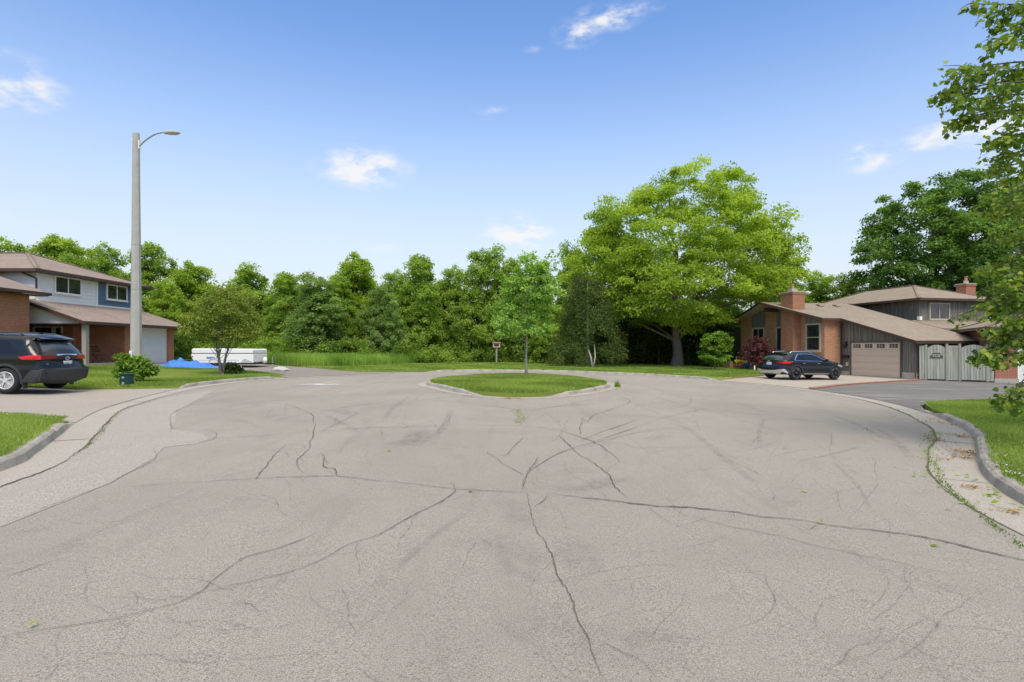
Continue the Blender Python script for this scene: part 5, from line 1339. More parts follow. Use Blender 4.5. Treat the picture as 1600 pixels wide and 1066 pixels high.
# --- tall meadow grass
def blades(name, pts, zf, hmin, hmax, w, mat, seed, lean=.35, kind='stuff', tonem=.5, tones=.2):
    g = np.random.default_rng(seed); P = np.asarray(pts); N = len(P)
    z = np.array([zf(x, y) for x, y in P]); a = g.random(N) * 6.283; h = g.uniform(hmin, hmax, N); d = np.stack([np.cos(a), np.sin(a), np.zeros(N)], 1)
    la = g.random(N) * 6.283; L = np.stack([np.cos(la), np.sin(la), np.zeros(N)], 1) * (h * lean * g.random(N))[:, None]
    B = np.concatenate([P, z[:, None]], 1); up = np.zeros((N, 3)); up[:, 2] = h
    wv = w * (.6 + .8 * g.random(N))
    V = np.stack([B - d * wv[:, None] / 2, B + d * wv[:, None] / 2, B + L * .35 + up * .6 + d * wv[:, None] * .35, B + L + up, B + L * .35 + up * .6 - d * wv[:, None] * .35], 1).reshape(-1, 3)
    V2 = V; f = np.arange(N)[:, None] * 5; F3 = np.concatenate([f + np.array([[0, 1, 2]]), f + np.array([[0, 2, 4]]), f + np.array([[4, 2, 3]])], 1).reshape(-1, 3)
    big = .12 * np.sin(P[:, 0] * 1.3 + 2 * np.sin(P[:, 1] * .7)) + .1 * np.sin(P[:, 1] * 2.1 + P[:, 0] * .6)
    tn = np.clip(g.normal(tonem, tones, N) + 1.5 * big, 0, 1)
    return tag(mo(name, mesh_np(name, V2, F3, 3, np.repeat(tn, 3), mat)), kind=kind)
def in_poly(poly, n, seed, box=None, avoid=None):
    g = np.random.default_rng(seed); P = np.array(poly); x0, y0 = P.min(0); x1, y1 = P.max(0)
    if box: x0, y0, x1, y1 = max(x0, box[0]), max(y0, box[1]), min(x1, box[2]), min(y1, box[3])
    X = g.uniform(x0, x1, n); Y = g.uniform(y0, y1, n); c = np.zeros(n, bool)
    for i in range(len(P)):
        ax, ay = P[i - 1]; bx, by = P[i]
        if ay == by: continue
        cond = ((ay > Y) != (by > Y)) & (X < (bx - ax) * (Y - ay) / (by - ay) + ax); c ^= cond
    return np.stack([X[c], Y[c]], 1)
MEAD = [(-17, 37.2), (-14.8, 35.8), (-12.3, 34.9), (-10.4, 36.5), (-8.6, 40.5), (-7.6, 44), (-9, 45.5), (-13, 41.5), (-18, 41)]
blades('tall_grass', in_poly(MEAD, 70000, 5), lz, .45, .95, .022, Lf['tall'], 6, .35)
# lawns: blades where the camera is close, and a rough fringe farther away
blades('grass', in_poly(L1, 110000, 7, (-14, 5.5, -6, 12)), lz, .02, .045, .008, Lf['grass'], 8, .8)
blades('grass', in_poly(L4, 300000, 9, (4.5, 4.5, 18.5, 18)), lz, .02, .045, .009, Lf['grass'], 10, .8)
blades('grass', in_poly(L2, 150000, 11, (-22, 16.5, -10, 30)), lz, .03, .08, .017, Lf['grass'], 12, .8)
blades('grass', in_poly(ISL, 110000, 13), lambda x, y: T(x, y) + .12 + .05 * max(0, 1 - ((x - .3) ** 2 / 9 + (y - 22.5) ** 2 / 25)), .04, .11, .016, Lf['grass'], 14, .8, tonem=.55)
blades('grass', in_poly(L3, 200000, 15, (-16, 28, 19, 50)), lz, .04, .10, .03, Lf['grass'], 16, .8)
# grass spilling over the kerb line
fr = []
for r_, dd_ in ((r1, .13), (r2, .13), (r4, .13)):
    for p in offset(r_, dd_):
        if p[1] > 4.5:
            for k in range(40): fr.append((p[0] + rg.normal(0, .2), p[1] + rg.normal(0, .2), ))
def keep_outside(pts):
    out = []
    for p in pts:
        j = min(range(len(EDGE)), key=lambda i: (EDGE[i][0] - p[0]) ** 2 + (EDGE[i][1] - p[1]) ** 2); q = EDGE[j]; a = EDGE[max(j - 1, 0)]; b = EDGE[min(j + 1, len(EDGE) - 1)]
        dx, dy = b[0] - a[0], b[1] - a[1]
        if (p[0] - q[0]) * -dy + (p[1] - q[1]) * dx > .13 * math.hypot(dx, dy): out.append(p)
    return out
blades('grass', keep_outside(fr), lz, .04, .11, .012, Lf['grass'], 18, 1.0)

# --- cedar with twin pale stems
cz = lz(5.75, 41.3)
cd = empty('cedar_tree', (5.75, 41.3, cz), 0, 'dark olive cedar with ragged conical crown left of the big maple', 'tree')
g_ = np.random.default_rng(41); Cc = []
for k in range(260):
    h = .25 + 6.4 * g_.random() ** 1.15; rr = 2.35 * (1 - h / 7.6) ** .5 * g_.uniform(.72, 1.08); a = g_.random() * 6.28; rr *= 1.12 + .18 * math.sin(a * 2 + h); Cc.append((rr * math.cos(a), rr * math.sin(a), h))
mo('crown', leaves_mesh('crown', Cc, np.stack([.34 + .2 * g_.random(260), .34 + .2 * g_.random(260), .5 + .3 * g_.random(260)], 1), 130, .13, Lf['cedar'], 42, up=.1, aspect=.45, outc=np.array([0, 0, 3])), cd)
m = MB(); m.smooth = True; m.tube([(0, -2.45, 0), (-.12, -2.4, .8), (-.3, -1.4, 1.7)], [.08, .06, .03], 8); m.tube([(.05, -2.45, 0), (.2, -2.4, .8), (.3, -1.4, 1.7)], [.065, .05, .025], 8); m.tube([(0, 0, -.1), (0, 0, 6.5)], [.16, .03], 8); m.build('trunk', M_barkl, cd)
# --- dark hedge under the maple
Ch = []; g_ = np.random.default_rng(43)
for k in range(420):
    t = g_.random(); x = 7.2 + 11.6 * t; y = 46.8 + 1.2 * math.sin(t * 3) + g_.uniform(-.6, 1.2); Ch.append((x, y, lz(x, y) + .2 + g_.random() ** .8 * (4.6 - 1.0 * abs(t - .4))))
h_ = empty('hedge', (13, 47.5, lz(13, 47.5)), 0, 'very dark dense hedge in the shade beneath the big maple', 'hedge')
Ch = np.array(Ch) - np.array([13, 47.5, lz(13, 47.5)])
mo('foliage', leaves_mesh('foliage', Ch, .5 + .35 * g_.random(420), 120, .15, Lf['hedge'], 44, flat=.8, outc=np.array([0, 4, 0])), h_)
m = MB(); m.smooth = True
for k in range(9): m.tube([(-5.4 + k * 1.3, 0, -.1), (-5.3 + k * 1.3, .1, 2.6)], [.09, .03], 6)
m.build('stems', M_barkd, h_)

# --- island tree
iz = T(.72, 27.3) + .15
tree('young_tree', (.72, 27.3, iz), [(-.15, 0, 2.9, 1.5, 1.4, 1.35), (-.05, 0, 4.2, 1.15, 1.1, 1.3), (.35, 0, 5.2, .75, .7, 1.0), (.9, 0, 4.0, .8, .8, 1.1), (-.9, 0, 2.6, .8, .8, .7)],
     200, 60, .36, .15, Lf['young'], M_barkl, 1.5, .065, 51, 'slim young tree with pale trunk growing on the grass island', inner=.45, nb=34, flat=.5, top=5.2, minr=.005, taper=.25, tonejit=.25, hf=(.6, .9))
bpy.data.objects['maple_tree'].scale = (.95, .95, .995)
o = bpy.data.objects['young_tree']
tw = MB(); tw.smooth = True; Ct = []; rnd = random.Random(5)
for (ex, ez) in ((1.75, 6.25), (1.35, 6.3), (1.55, 5.4), (1.95, 5.9), (.35, 6.15), (1.3, 4.9), (1.7, 4.7), (-.1, 5.9)):
    q = cr([(.1, 0, 4.0), ((.1 + ex) / 2, rnd.uniform(-.2, .2), (4.0 + ez) / 2 + .25), (ex, rnd.uniform(-.3, .3), ez)], .12); tw.tube(q, [.018 - .012 * i / len(q) for i in range(len(q))], 4)
    for p in q[len(q) // 3:]: Ct.append(p)
tw.build('twigs', M_barkl, o)
mo('twig_leaves', leaves_mesh('twig_leaves', Ct, np.full(len(Ct), .16), 7, .13, Lf['young'], 52), o)
# --- ornamental tree on the left lawn
tree('ornamental_tree', (-13.2, 24.7, lz(-13.2, 24.7)), [(0, 0, 2.55, 1.55, 1.4, 1.15), (.35, 0, 3.2, 1.0, 1, .85), (-.7, 0, 2.2, .95, .9, .8), (1.0, 0, 2.2, .7, .8, .75)],
     260, 62, .30, .095, Lf['olive'], M_bark, .95, .12, 61, 'small round ornamental tree with short forked trunk on the left lawn', inner=.35, nb=60, stems=3, top=1.9, minr=.006, flat=.6, tonejit=.25, lowcut=-.9)
# --- bush by the lamp post
tree('bush', (-13.5, 19.5, lz(-13.5, 19.5)), [(.12, 0, .48, .46, .42, .42), (-.36, .05, .55, .27, .26, .4), (-.45, 0, .88, .14, .14, .2)], 110, 36, .17, .13, Lf['topi'], M_barkd, .1, .03, 63,
     'leafy yellow green bush at the foot of the street lamp', 'bush', inner=.5, nb=20, stems=4, top=.6, minr=.004, part='foliage', aspect=.5, tonejit=.28)
# --- topiary
tree('small_tree', (13.95, 37.3, lz(13.95, 37.3)), [(-.05, 0, 1.25, 1.0, .95, .85), (.12, 0, 1.95, .92, .9, .72)], 150, 75, .26, .12, Lf['topi'], M_bark, .55, .06, 64,
     'small round bright green tree on the lawn between maple and brick house', inner=.3, nb=20, top=1.7, minr=.006, lowcut=-.95, tonejit=.25)
# --- red japanese maple
tree('red_maple', (17.5, 38.9, lz(17.5, 38.9)), [(.1, 0, 1.3, 1.1, .9, .7), (-.5, 0, .95, .6, .6, .45), (.8, 0, 1.0, .85, .7, .5), (.1, 0, 1.9, .8, .7, .5)], 120, 60, .30, .11, Lf['red'], M_barkd, .4, .06, 65,
     'low crimson leaved maple in front of the brick house windows', inner=.4, nb=30, stems=2, top=1.3, minr=.006, tonejit=.25, flat=.4)
# small shrubs along the wood edge and house
def shrub(x, y, r, h, mk, seed, label):
    tree('shrub', (x, y, lz(x, y)), [(0, 0, h * .5, r, r * .9, h * .5)], max(30, int(60 * r)), 70, .3, .11, Lf[mk], M_barkd, .15, .03, seed, label, 'shrub', 'garden shrubs', nb=8, top=h * .6, lowcut=-.95, part='foliage', minr=.006)
shrub(-17.2, 38.7, 1.1, 1.9, 'wood', 71, 'green shrub at the tongue end of the pop up camper')
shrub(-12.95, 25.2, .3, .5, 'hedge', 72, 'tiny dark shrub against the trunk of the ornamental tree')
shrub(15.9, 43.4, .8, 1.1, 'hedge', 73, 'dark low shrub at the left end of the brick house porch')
shrub(-22.9, 37.6, .9, 2.4, 'dark', 74, 'dark shrub at the far corner of the left garage')

# --- foreground tree at the right edge: trunk outside the frame, branches reaching in
ft = empty('linden_tree', (11.2, 9.6, lz(11.2, 9.6)), 0, 'near tree whose heart shaped leaves hang in from the right edge', 'tree')
fz = lz(11.2, 9.6); base = Vector((11.2, 9.6, fz)); rnd = random.Random(8)
m = MB(); m.smooth = True; m.tube(cr([(0, 0, -.1), (.05, 0, 1.5), (-.05, .05, 3.2), (.05, 0, 5), (0, 0, 7.2), (.1, 0, 9)], .4), [np.interp(i, [0, 2, 22], [.24, .17, .05]) for i in range(len(cr([(0, 0, -.1), (.05, 0, 1.5), (-.05, .05, 3.2), (.05, 0, 5), (0, 0, 7.2), (.1, 0, 9)], .4)))], 10)
Cl = []
ends = [(1466, 146, 7.6, 1), (1480, 188, 7.9, 1), (1498, 108, 7.3, 1), (1500, 180, 8.2, 1), (1515, 120, 7.8, .9), (1522, 5, 7.2, .7), (1545, 35, 7.6, .8), (1568, 60, 7.2, .5), (1585, 8, 7.4, 1), (1512, 155, 7.2, .9), (1560, 130, 7.2, 1), (1590, 110, 7.8, 1), (1540, 225, 8.0, .6), (1565, 215, 7.6, .7), (1590, 180, 7.4, .9),
        (1560, 262, 8.3, .7), (1580, 300, 8.0, .8), (1552, 330, 8.6, .8), (1590, 350, 8.0, .9), (1540, 378, 8.9, .7), (1575, 400, 8.2, .9), (1530, 425, 8.8, .8), (1555, 445, 8.4, 1), (1535, 462, 8.7, .9), (1590, 455, 8.0, 1), (1540, 490, 8.3, 1), (1575, 500, 8.0, 1),
        (1520, 560, 8.3, .6), (1535, 552, 8.2, .8), (1550, 548, 8.0, .9), (1580, 535, 7.9, 1), (1595, 560, 8.1, .8), (1562, 522, 8.3, .9), (1562, 632, 7.6, .35), (1590, 628, 7.4, .5), (1560, 470, 8.2, 1), (1572, 560, 8.0, .9), (1596, 500, 7.8, 1), (1560, 420, 8.4, 1), (1585, 430, 8.1, 1), (1545, 520, 8.1, .9), (1590, 270, 8.2, 1), (1575, 240, 8, .8), (1596, 320, 8.2, 1), (1575, 370, 8.3, 1), (1640, 90, 8, 1), (1640, 200, 8.4, 1), (1650, 330, 8.4, 1), (1650, 450, 8.4, 1), (1645, 540, 8.2, .8), (1700, 30, 8, 1), (1700, 260, 9, 1), (1700, 400, 9, 1)]
extra = [((rnd.uniform(-3.6, 3.6)), (rnd.uniform(-3.2, 3.2)), rnd.uniform(2.2, 9.5)) for _ in range(50)]
tips = [(Vector(((px - 800) / F * Y, Y, CZ + (HY - py) * Y / F)) - base, dn) for px, py, Y, dn in ends]
tips += [(Vector(e), .8) for e in extra if e[0] > -1.2]
for tip, dn in tips:
    z0 = max(1.6, min(8.6, tip.z * .8 + .2)); st = Vector((0, 0, z0)); L = (tip - st).length
    mid = st.lerp(tip, .5) + Vector((0, rnd.uniform(-.2, .2), .16 * L)); q = cr([tuple(st), tuple(mid), tuple(tip)], .12)
    m.tube(q, [.045 + (.005 - .045) * (i / (len(q) - 1)) ** .7 for i in range(len(q))], 5)
    n0 = int(len(q) * (.5 if dn > .45 else .82))
    for i in range(n0, len(q)):
        p = Vector(q[i]); Cl.append(tuple(p))
        if rnd.random() < .42 * dn:
            d = Vector((rnd.uniform(-1, .3), rnd.uniform(-1, 1), rnd.uniform(-.5, .25))).normalized() * rnd.uniform(.15, .5) * min(1, (len(q) - i) * .12 + .3); e = p + d
            m.tube([tuple(p), tuple(p + d * .5 + Vector((0, 0, .02))), tuple(e)], [.007, .005, .003], 4)
            for k in range(3): Cl.append(tuple(p + d * (k + 1) / 3))
m.build('trunk', M_barkd, ft)
Cl = np.array(Cl)
mo('crown', leaves_mesh('crown', Cl - np.array([0, 0, .05]), np.stack([np.full(len(Cl), .10)] * 2 + [np.full(len(Cl), .08)], 1), 6, .072, Lf['near'], 91, up=.15, heart=True, aspect=.82, outc=np.array([0, 0, -2]), tonejit=.24), ft)

# --- weeds, leaf litter
wp = []
for k in range(320):
    i = rg.integers(idx_of(A4[-1]), idx_of(K4[-5])); t = rg.random(); q = (INNER[i][0] * (1 - t) + INNER[i + 1][0] * t, INNER[i][1] * (1 - t) + INNER[i + 1][1] * t); wp.append((q[0] + rg.normal(0, .02), q[1] + rg.normal(0, .02)))
for pts, n, s_ in (([(806, 641), (815, 652), (808, 662)], 260, .07), ([(1463, 676), (1452, 690), (1451, 703), (1457, 722)], 260, .07), ([(1457, 722), (1470, 748), (1493, 774), (1526, 801), (1560, 828), (1600, 857)], 340, .022),
                   ([(966, 603), (968, 607)], 60, .08), ([(690, 613), (700, 616), (738, 621)], 60, .05), ([(185, 645), (170, 662), (154, 684), (132, 702)], 110, .025), ([(232, 692), (288, 697)], 0, .02), ([(945, 612), (965, 606)], 60, .06)):
    q = cr([gp(*p) for p in pts], .05)
    for k in range(n):
        p = q[rg.integers(len(q))]; wp.append((p[0] + rg.normal(0, s_), p[1] + rg.normal(0, s_)))
o = blades('weeds', wp, lambda x, y: T(x, y) + .008, .008, .032, .012, Lf['grass'], 31, 1.6, tonem=.3)
wp = [(gp(965, 605)[0] + rg.normal(0, .06), gp(965, 605)[1] + rg.normal(0, .06)) for _ in range(60)]
blades('weeds', wp, lambda x, y: T(x, y) + .008, .12, .30, .02, Lf['topi'], 32, .5)
def litter(name, spots, size, mat, seed, zoff=.012):
    g = np.random.default_rng(seed); C_ = []; 
    for (px, py), n, sx, sy in spots:
        x, y = gp(px, py)
        for k in range(n):
            a, b = g.normal(0, sx), g.normal(0, sy); C_.append((x + a, y + b, T(x + a, y + b) + zoff + .02 * g.random()))
    C_ = np.array(C_); me = leaves_mesh(name, C_, np.full(len(C_), .004), 1, size, mat, seed, up=2.2, outc=np.array([0, 0, -5]), tone=g.normal(.5, .2, len(C_)))
    return tag(mo(name, me), kind='stuff')
litter('dry_seed_litter', [((1488, 664), 80, .12, .22), ((1511, 684), 150, .10, .17), ((1510, 708), 190, .10, .20), ((1505, 716), 80, .12, .12), ((1463, 688), 90, .05, .14), ((1520, 763), 50, .06, .05), ((1578, 801), 35, .06, .05), ((1458, 655), 25, .1, .1), ((1470, 718), 30, .15, .08),
    ((800, 623.5), 120, .22, .05), ((870, 620), 90, .3, .08), ((930, 612), 90, .25, .3), ((735, 619), 60, .25, .08)], .035, Lf['litter'], 95)
litter('fallen_leaves', [((40, 986), 1, 0, 0), ((735, 771), 1, 0, 0), ((1484, 797), 1, 0, 0), ((1466, 853), 1, 0, 0), ((1540, 776), 8, .1, .08), ((1549, 768), 5, .15, .1), ((1560, 790), 8, .2, .15), ((1500, 740), 10, .2, .2), ((1290, 820), 1, 0, 0), ((600, 700), 2, .5, .5), ((1120, 730), 2, 1, 1), ((1470, 750), 6, .2, .3)], .07, Lf['woody'], 96)
litter('kerb_litter', [((1550, 725), 60, .1, .12), ((1570, 745), 70, .1, .12), ((1590, 760), 60, .08, .1), ((1530, 700), 40, .08, .15)], .03, leaf_mat('pale_litter', (.3, .28, .22), (.45, .43, .38), (.7, .68, .62), .05), 97, .145)
# ------------------------------------------------------------ props
M_pole = simple('pole_concrete', (.40, .385, .35), .9, var=.22, scale=3, bump=.4)
M_galv = simple('galvanised', (.42, .43, .44), .4, metal=.7, var=.08)
M_green = simple('dark_green_cabinet', (.018, .055, .052), .45, var=.2)
# street lamp
px_, py_ = -15.2, 22.0; pz = lz(px_, py_); Ht = 1.55 + (542 - 208) * 22 / 850 - pz
sl = empty('street_lamp', (px_, py_, pz), 0, 'tall tapered concrete street lamp pole with short curved metal arm', 'street lamp')
m = MB()
def octring(r, z, n=8): return [(r * math.cos(2 * math.pi * (k + .5) / n), r * math.sin(2 * math.pi * (k + .5) / n), z) for k in range(n)]
lv = [(0.225, -.2), (.215, 1.0), (.17, 5), (.125, Ht - .02), (.115, Ht)]
vs = []; fs = []
for r_, z_ in lv: vs += octring(r_, z_)
for i in range(len(lv) - 1):
    for k in range(8): fs.append((i * 8 + k, i * 8 + (k + 1) % 8, (i + 1) * 8 + (k + 1) % 8, (i + 1) * 8 + k))
fs.append(tuple((len(lv) - 1) * 8 + k for k in range(8))); m.add(vs, fs); m.build('pole', M_pole, sl, bevel=.01)
m = MB(); m.smooth = True; q = cr([(.11, 0, Ht - .55), (.4, 0, Ht - .28), (.75, 0, Ht - .06), (1.05, 0, Ht + .02), (1.25, 0, Ht + .02)], .08); m.tube(q, .03, 8); m.build('arm', M_galv, sl)
m = MB(); m.box(.09, -.05, Ht - .65, .15, .05, Ht - .30, .01); m.box(-.16, -.02, Ht - .3, -.10, .02, Ht - .2); m.build('arm_bracket', M_whit, sl)
m = MB(); m.smooth = True
m.add([(1.15 + .62 * t, s * w, Ht + h) for t, w, h in ((0, .04, .04), (.25, .10, .07), (.6, .14, .06), (.9, .09, .03), (1, .03, .02)) for s in (-1, 1)] + [(1.15 + .62 * t, s * w, Ht - h) for t, w, h in ((0, .04, .03), (.25, .09, .04), (.6, .13, .04), (.9, .08, .02), (1, .03, 0)) for s in (-1, 1)],
      [(2 * i, 2 * i + 1, 2 * i + 3, 2 * i + 2) for i in range(4)] + [(10 + 2 * i, 12 + 2 * i, 13 + 2 * i, 11 + 2 * i) for i in range(4)] + [(2 * i, 2 * i + 2, 12 + 2 * i, 10 + 2 * i) for i in range(4)] + [(2 * i + 1, 11 + 2 * i, 13 + 2 * i, 2 * i + 3) for i in range(4)] + [(0, 10, 11, 1), (8, 9, 19, 18)])
hd = m.build('lamp_head', simple('lamp_housing', (.45, .44, .40), .5), sl); m = MB(); m.box(1.36, -.09, Ht - .055, 1.62, .09, Ht - .035, .008); m.build('lens', simple('lamp_lens', (.6, .6, .55), .2), hd)
for z_ in (3.55, 5.35, 8.3):
    m = MB(); r_ = np.interp(z_, [0, 5, Ht], [.222, .17, .12]) + .004; vs = octring(r_, z_) + octring(r_, z_ + .025); m.add(vs, [(k, (k + 1) % 8, 8 + (k + 1) % 8, 8 + k) for k in range(8)]); m.build('steel_band', M_galv, sl)
m = MB(); m.box(-.10, -.27, .78, .0, -.20, 1.08, .01); m.box(-.09, -.275, .94, -.01, -.265, 1.05); m.build('junction_plate', M_whit, sl)
# utility cabinet
uc = empty('utility_cabinet', (-12.75, 18.0, lz(-12.75, 18.0)), R(-14), 'small dark green utility cabinet in front of the leafy bush', 'utility box')
m = MB(); m.box(-.16, -.13, -.05, .16, .13, .36, .015); m.build('cabinet', M_green, uc); m = MB(); m.box(-.18, -.15, .36, .18, .15, .40, .012); m.build('lid', M_green, uc)
m = MB(); m.box(-.04, -.138, .24, .05, -.131, .30); m.build('warning_label', simple('pale_label', (.35, .4, .38), .5), uc)
m = MB(); m.box(-.04, -.138, .05, .05, -.131, .12); m.build('warning_label', bpy.data.materials['pale_label'], uc)
# blue tarp
M_tarp = simple('blue_tarp', (.045, .19, .62), .45, var=.2, scale=3)
tx, ty = -17.75, 29.9; tz_ = T(tx, ty) + .09
g_ = np.random.default_rng(3); nx, ny = 70, 36; vs = []; fs = []
from mathutils import noise as mn
for j in range(ny + 1):
    for i in range(nx + 1):
        u = i / nx * 2 - 1; v = j / ny * 2 - 1; x = 1.75 * u; y = .8 * v; rim = max(0, 1 - max(abs(u), abs(v)) ** 4)
        h = .36 * math.exp(-((u + .12) / .55) ** 4 - (v / .6) ** 4) + .10 * math.exp(-((u + .3) / .3) ** 2 - (v / .5) ** 2) + .13 * math.exp(-((u - .5) / .3) ** 2 - (v / .6) ** 2) + .14 * math.exp(-((u + .75) / .2) ** 2 - (v / .6) ** 2)
        fold = .13 * abs(mn.noise(Vector((x * 2.2 + y * 1.2, y * 1.4 - x * .5, 1.3)))) * 2 + .05 * mn.noise(Vector((x * 7, y * 5, 4)))
        h = h * (.95 + .25 * mn.noise(Vector((x * 2.2, y * 2.2, 0)))) + fold * (rim + .15)
        j_ = .06 * mn.noise(Vector((u * 3, v * 3, 9))); vs.append((x * (1 + j_), y * (1 + j_), max(.006, h * .82 * min(1, rim * 1.3) + .012)))
fs = [(j * (nx + 1) + i, j * (nx + 1) + i + 1, (j + 1) * (nx + 1) + i + 1, (j + 1) * (nx + 1) + i) for j in range(ny) for i in range(nx)]
m = MB(); m.smooth = True; m.add(vs, fs); o = m.build('blue_tarp', M_tarp, fix=False); o.location = (tx, ty, tz_); o.rotation_euler = (0, 0, R(4)); tag(o, 'crumpled bright blue tarp thrown over a low heap beside the garage', 'tarp')
# clutter beside the tarp
def heap(name, x, y, pts, r, mat, label, cat, seed):
    g2 = random.Random(seed); m = MB(); m.smooth = True; bm = bmesh.new(); bmesh.ops.create_icosphere(bm, subdivisions=3, radius=1)
    for v in bm.verts:
        k = 1 + .35 * mn.noise(v.co * 2.2 + Vector((seed, 0, 0))); v.co = Vector((v.co.x * r[0] * k, v.co.y * r[1] * k, max(-.02, (v.co.z * .9 + .35) * r[2] * k)))
    bm.verts.index_update(); m.add([tuple(v.co) for v in bm.verts], [[v.index for v in f.verts] for f in bm.faces]); bm.free()
    o = m.build(name, mat); o.location = (x, y, T(x, y) + .09); tag(o, label, cat); return o
heap('plastic_bag', -15.25, 29.9, 0, (.42, .25, .20), simple('white_plastic', (.72, .72, .72), .4), 'crumpled white plastic sheet on the gravel right of the blue tarp', 'plastic sheet', 3)
heap('dark_bag', -15.9, 30.2, 0, (.35, .25, .26), simple('navy_cloth', (.03, .05, .13), .6), 'dark blue bundle lying against the right end of the blue tarp', 'bundle', 5)
heap('grey_bundle', -14.3, 28.6, 0, (.5, .22, .14), simple('grey_cloth', (.30, .31, .32), .8), 'flat grey bundle left of the ornamental tree trunk', 'bundle', 7)
heap('garden_stone', -12.6, 29.6, 0, (.45, .2, .17), simple('pale_stone', (.50, .49, .46), .9, var=.2), 'pale rounded heap on the gravel right of the ornamental tree', 'rock', 9)
heap('garden_stone', -13.25, 24.35, 0, (.07, .06, .06), bpy.data.materials['pale_stone'], 'small pale stone at the left of the ornamental tree foot', 'rock', 11)
heap('garden_stone', -12.98, 24.4, 0, (.07, .06, .06), bpy.data.materials['pale_stone'], 'small pale stone at the right of the ornamental tree foot', 'rock', 12)
# pop-up camper, folded
ty2 = 33.0; tgz = T(-17, ty2) + .09; cp_ = empty('popup_camper', (-17.1, ty2, tgz), R(-1), 'white folded pop up camper trailer standing on the gravel driveway', 'trailer')
M_cw = simple('camper_white', (.80, .79, .74), .4, var=.04, scale=2); M_cg2 = simple('camper_grey', (.45, .46, .46), .5)
m = MB(); m.prism([(-1.72, .24), (1.95, .24), (2.0, .3), (2.0, .80), (-1.98, .80), (-2.0, .62)], 'y', -.95, .95); m.build('body', M_cw, cp_, bevel=.03)
m = MB(); m.prism([(-1.93, .83), (1.98, .83), (1.98, 1.05), (1.9, 1.10), (-1.85, 1.13), (-1.95, 1.08)], 'y', -.98, .98); m.build('roof', M_cw, cp_, bevel=.04)
m = MB(); m.box(-1.9, -.93, .80, 1.95, .93, .83); m.build('roof_seal', M_black, cp_)
m = MB(); m.box(-1.9, -.9, .16, 2.1, .9, .235); m.prism([(2.1, .17), (3.0, .17), (3.0, .22), (2.1, .22)], 'y', -.05, .05); m.build('chassis', M_black, cp_)
m = MB(); m.prism([(1.2, .26), (1.95, .26), (1.9, .34), (1.5, .5), (1.35, .48)], 'y', -.965, -.952); m.build('stone_guard', M_cg2, cp_)
m = MB(); m.prism(arc_pts(-.55, .24, .26, .32, 0, 180, 10), 'y', -.98, -.93); m.build('fender', M_cg2, cp_)
for s_ in (-1, 1): wheel(cp_, -.55, s_ * .86, .23, .16, 5, M_cw)
m = MB(); m.box(-1.0, -.957, .5, -.45, -.952, .62); m.prism([(-.45, .5), (-.2, .66), (-.35, .5)], 'y', -.957, -.952); m.build('blue_decal', simple('blue_decal', (.10, .22, .5), .5), cp_)
m = MB(); m.box(-1.95, -.965, .60, -1.86, -.95, .66); m.build('side_marker', M_redd, cp_)
m = MB(); m.box(-1.5, -.957, .40, 1.1, -.952, .43); m.build('trim_stripe', M_cg2, cp_)
m = MB(); m.tube([(2.8, 0, .05), (2.8, 0, .62)], .03, 8); m.tube([(2.8, 0, .62), (2.9, -.1, .66)], .015, 6); m.lathe([(.09, -.02), (.09, .02)], (2.8, 0, .09), 12, 'y'); m.build('tongue_jack', M_galv, cp_)
m = MB(); m.smooth = True; m.lathe([(.02, .2), (.13, .22), (.14, .5), (.06, .58), (.02, .6)], (2.3, 0, 0), 14); m.build('gas_bottle', M_cw, cp_)
cp_.scale = (.93, .93, .97)
# bistro set on the porch
wood = simple('dark_teak', (.075, .035, .022), .6, var=.2)
bt = empty('bistro_table', (-22.2, 28.0, .68), 0, 'small dark folding bistro table on the left porch', 'table')
m = MB(); m.box(-.3, -.3, .68, .3, .3, .71); m.build('tabletop', wood, bt)
for s_ in (-1, 1):
    m = MB(); m.bar((-.27, s_ * .24, 0), (.27, s_ * .24, .68), .03, .03); m.build('leg', wood, bt); m = MB(); m.bar((.27, s_ * .21, 0), (-.27, s_ * .21, .68), .03, .03); m.build('leg', wood, bt)
def fchair(x, y, rz, label):
    c = empty('folding_chair', (x, y, .68), rz, label, 'chair', 'folding chairs on the left porch')
    m = MB()
    for k in range(5): m.box(-.2, -.19 + k * .08, .44, .2, -.13 + k * .08, .46)
    m.build('seat', wood, c)
    for s_ in (-1, 1):
        m = MB(); m.bar((s_ * .22, -.28, 0), (s_ * .22, .20, .46), .03, .03); m.bar((s_ * .22, .20, .46), (s_ * .22, .2, .47), .03, .03); m.build('leg', wood, c)
        m = MB(); m.bar((s_ * .19, .28, 0), (s_ * .19, -.10, .44), .03, .03); m.build('leg', wood, c)
        m = MB(); m.bar((s_ * .2, .12, .44), (s_ * .2, .32, .92), .03, .03); m.build('back_post', wood, c)
    m = MB()
    for k in range(3): m.bar((-.2, .2 + k * .05, .64 + k * .12), (.2, .2 + k * .05, .64 + k * .12), .02, .06)
    m.build('backrest', wood, c)
fchair(-21.9, 28.9, R(170), 'dark folding chair right of the bistro table on the porch')
fchair(-22.9, 27.6, R(60), 'dark folding chair behind the bistro table, near the porch post')
# birdhouse post
bx, by = -1.35, 47.5; bh = empty('birdhouse_post', (bx, by, lz(bx, by)), 0, 'pale wooden box with dark opening on a post before the trees', 'birdhouse')
m = MB(); m.box(-.06, -.06, -.1, .06, .06, 1.35); m.build('post', M_post, bh); m = MB(); m.box(-.32, -.15, 1.35, .32, .15, 1.75); m.build('box', simple('aged_pine', (.42, .30, .22), .8), bh)
m = MB(); m.prism([(-.4, 1.75), (.4, 1.75), (.36, 1.84), (-.36, 1.84)], 'y', -.22, .22); m.build('lid', bpy.data.materials['aged_pine'], bh); m = MB(); m.box(-.2, -.155, 1.46, .2, -.149, 1.66); m.build('opening', M_black, bh)
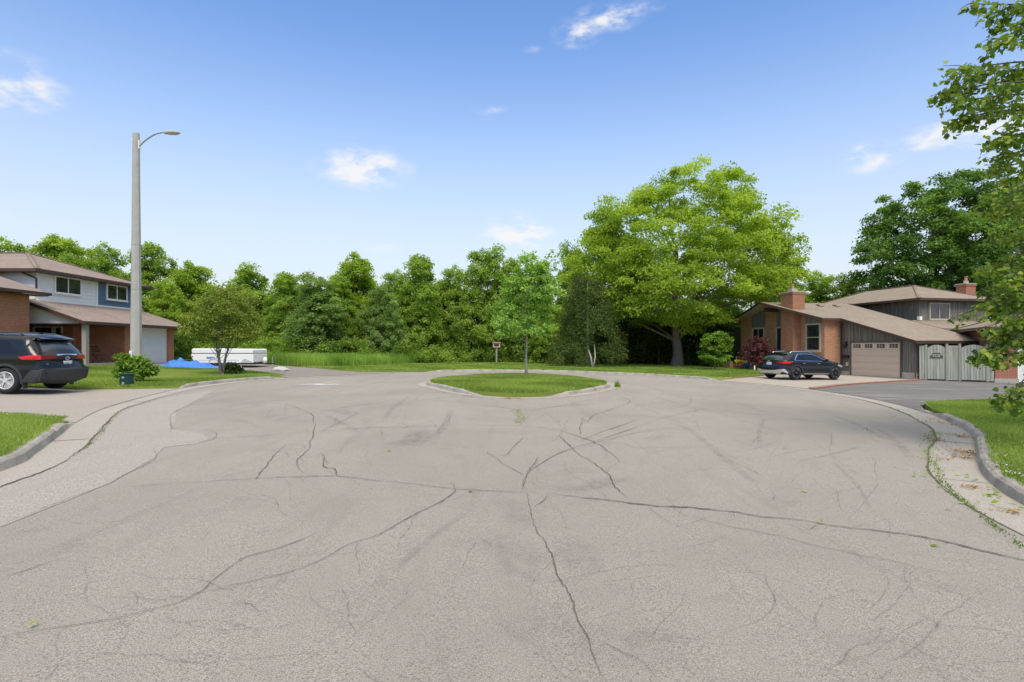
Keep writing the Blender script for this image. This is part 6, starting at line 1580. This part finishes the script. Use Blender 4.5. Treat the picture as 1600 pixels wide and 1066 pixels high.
# garden chair and pots by the right porch
ax, ay = 17.75, 41.9; M_ad = simple('aged_chair_wood', (.34, .27, .2), .8, var=.15)
ad = empty('garden_chair', (ax, ay, .17), R(-70), 'pale wooden slatted garden chair on the brick porch', 'chair')
for k in range(5):
    m = MB(); x = -.22 + k * .11; m.bar((x, .15, .3), (x * 1.25, .55, 1.05 - .03 * abs(k - 2)), .09, .02); m.build('back_slat', M_ad, ad)
m = MB()
for k in range(5): m.box(-.27, -.35 + k * .105, .36 - k * .02, .27, -.26 + k * .105, .38 - k * .02)
m.build('seat', M_ad, ad)
for s_ in (-1, 1):
    m = MB(); m.box(s_ * .3 - .06, -.4, .58, s_ * .3 + .06, .4, .61); m.build('armrest', M_ad, ad); m = MB(); m.box(s_ * .29 - .02, -.36, 0, s_ * .29 + .02, -.28, .58); m.build('leg', M_ad, ad)
    m = MB(); m.bar((s_ * .27, -.3, .3), (s_ * .27, .6, .02), .025, .1); m.build('leg', M_ad, ad)
def pot(x, y, r, h, mat, name, label, bloom=None):
    p = empty(name, (x, y, lz(x, y) - .01), 0, label, 'plant pot'); m = MB(); m.smooth = True; m.lathe([(r * .6, 0), (r * .95, h * .7), (r, h), (r * .9, h), (r * .85, h * .85), (.01, h * .82)], (0, 0, 0), 20); m.build('pot', mat, p)
    if bloom:
        g2 = np.random.default_rng(3); C_ = np.stack([g2.normal(0, r * .6, 26), g2.normal(0, r * .6, 26), h + .1 + .14 * g2.random(26)], 1); mo('flowers', leaves_mesh('flowers', C_, np.full(26, .12), 30, .075, bloom, 4), p)
    return p
pot(17.05, 40.6, .24, .42, simple('terracotta', (.30, .13, .08), .8), 'flower_pot', 'terracotta pot full of yellow flowers at the porch edge', leaf_mat('yellow_flowers', (.25, .3, .03), (.65, .52, .03), (.8, .72, .1), .2))
pot(17.45, 40.4, .2, .5, simple('blue_glaze', (.01, .12, .4), .2), 'blue_pot', 'glazed bright blue pot right of the yellow flowers')
# low white edging pickets beside the crossover
for i, (x, y) in enumerate(((16.9, 37.9),)):
    m = MB(); m.prism([(-.04, 0), (.04, 0), (.04, .34), (0, .4), (-.04, .34)], 'y', -.012, .012); o = m.build('garden_picket', M_whit); o.location = (x, y, lz(x, y) - .02)
    tag(o, 'short white picket stake beside the rear of the crossover', 'picket')
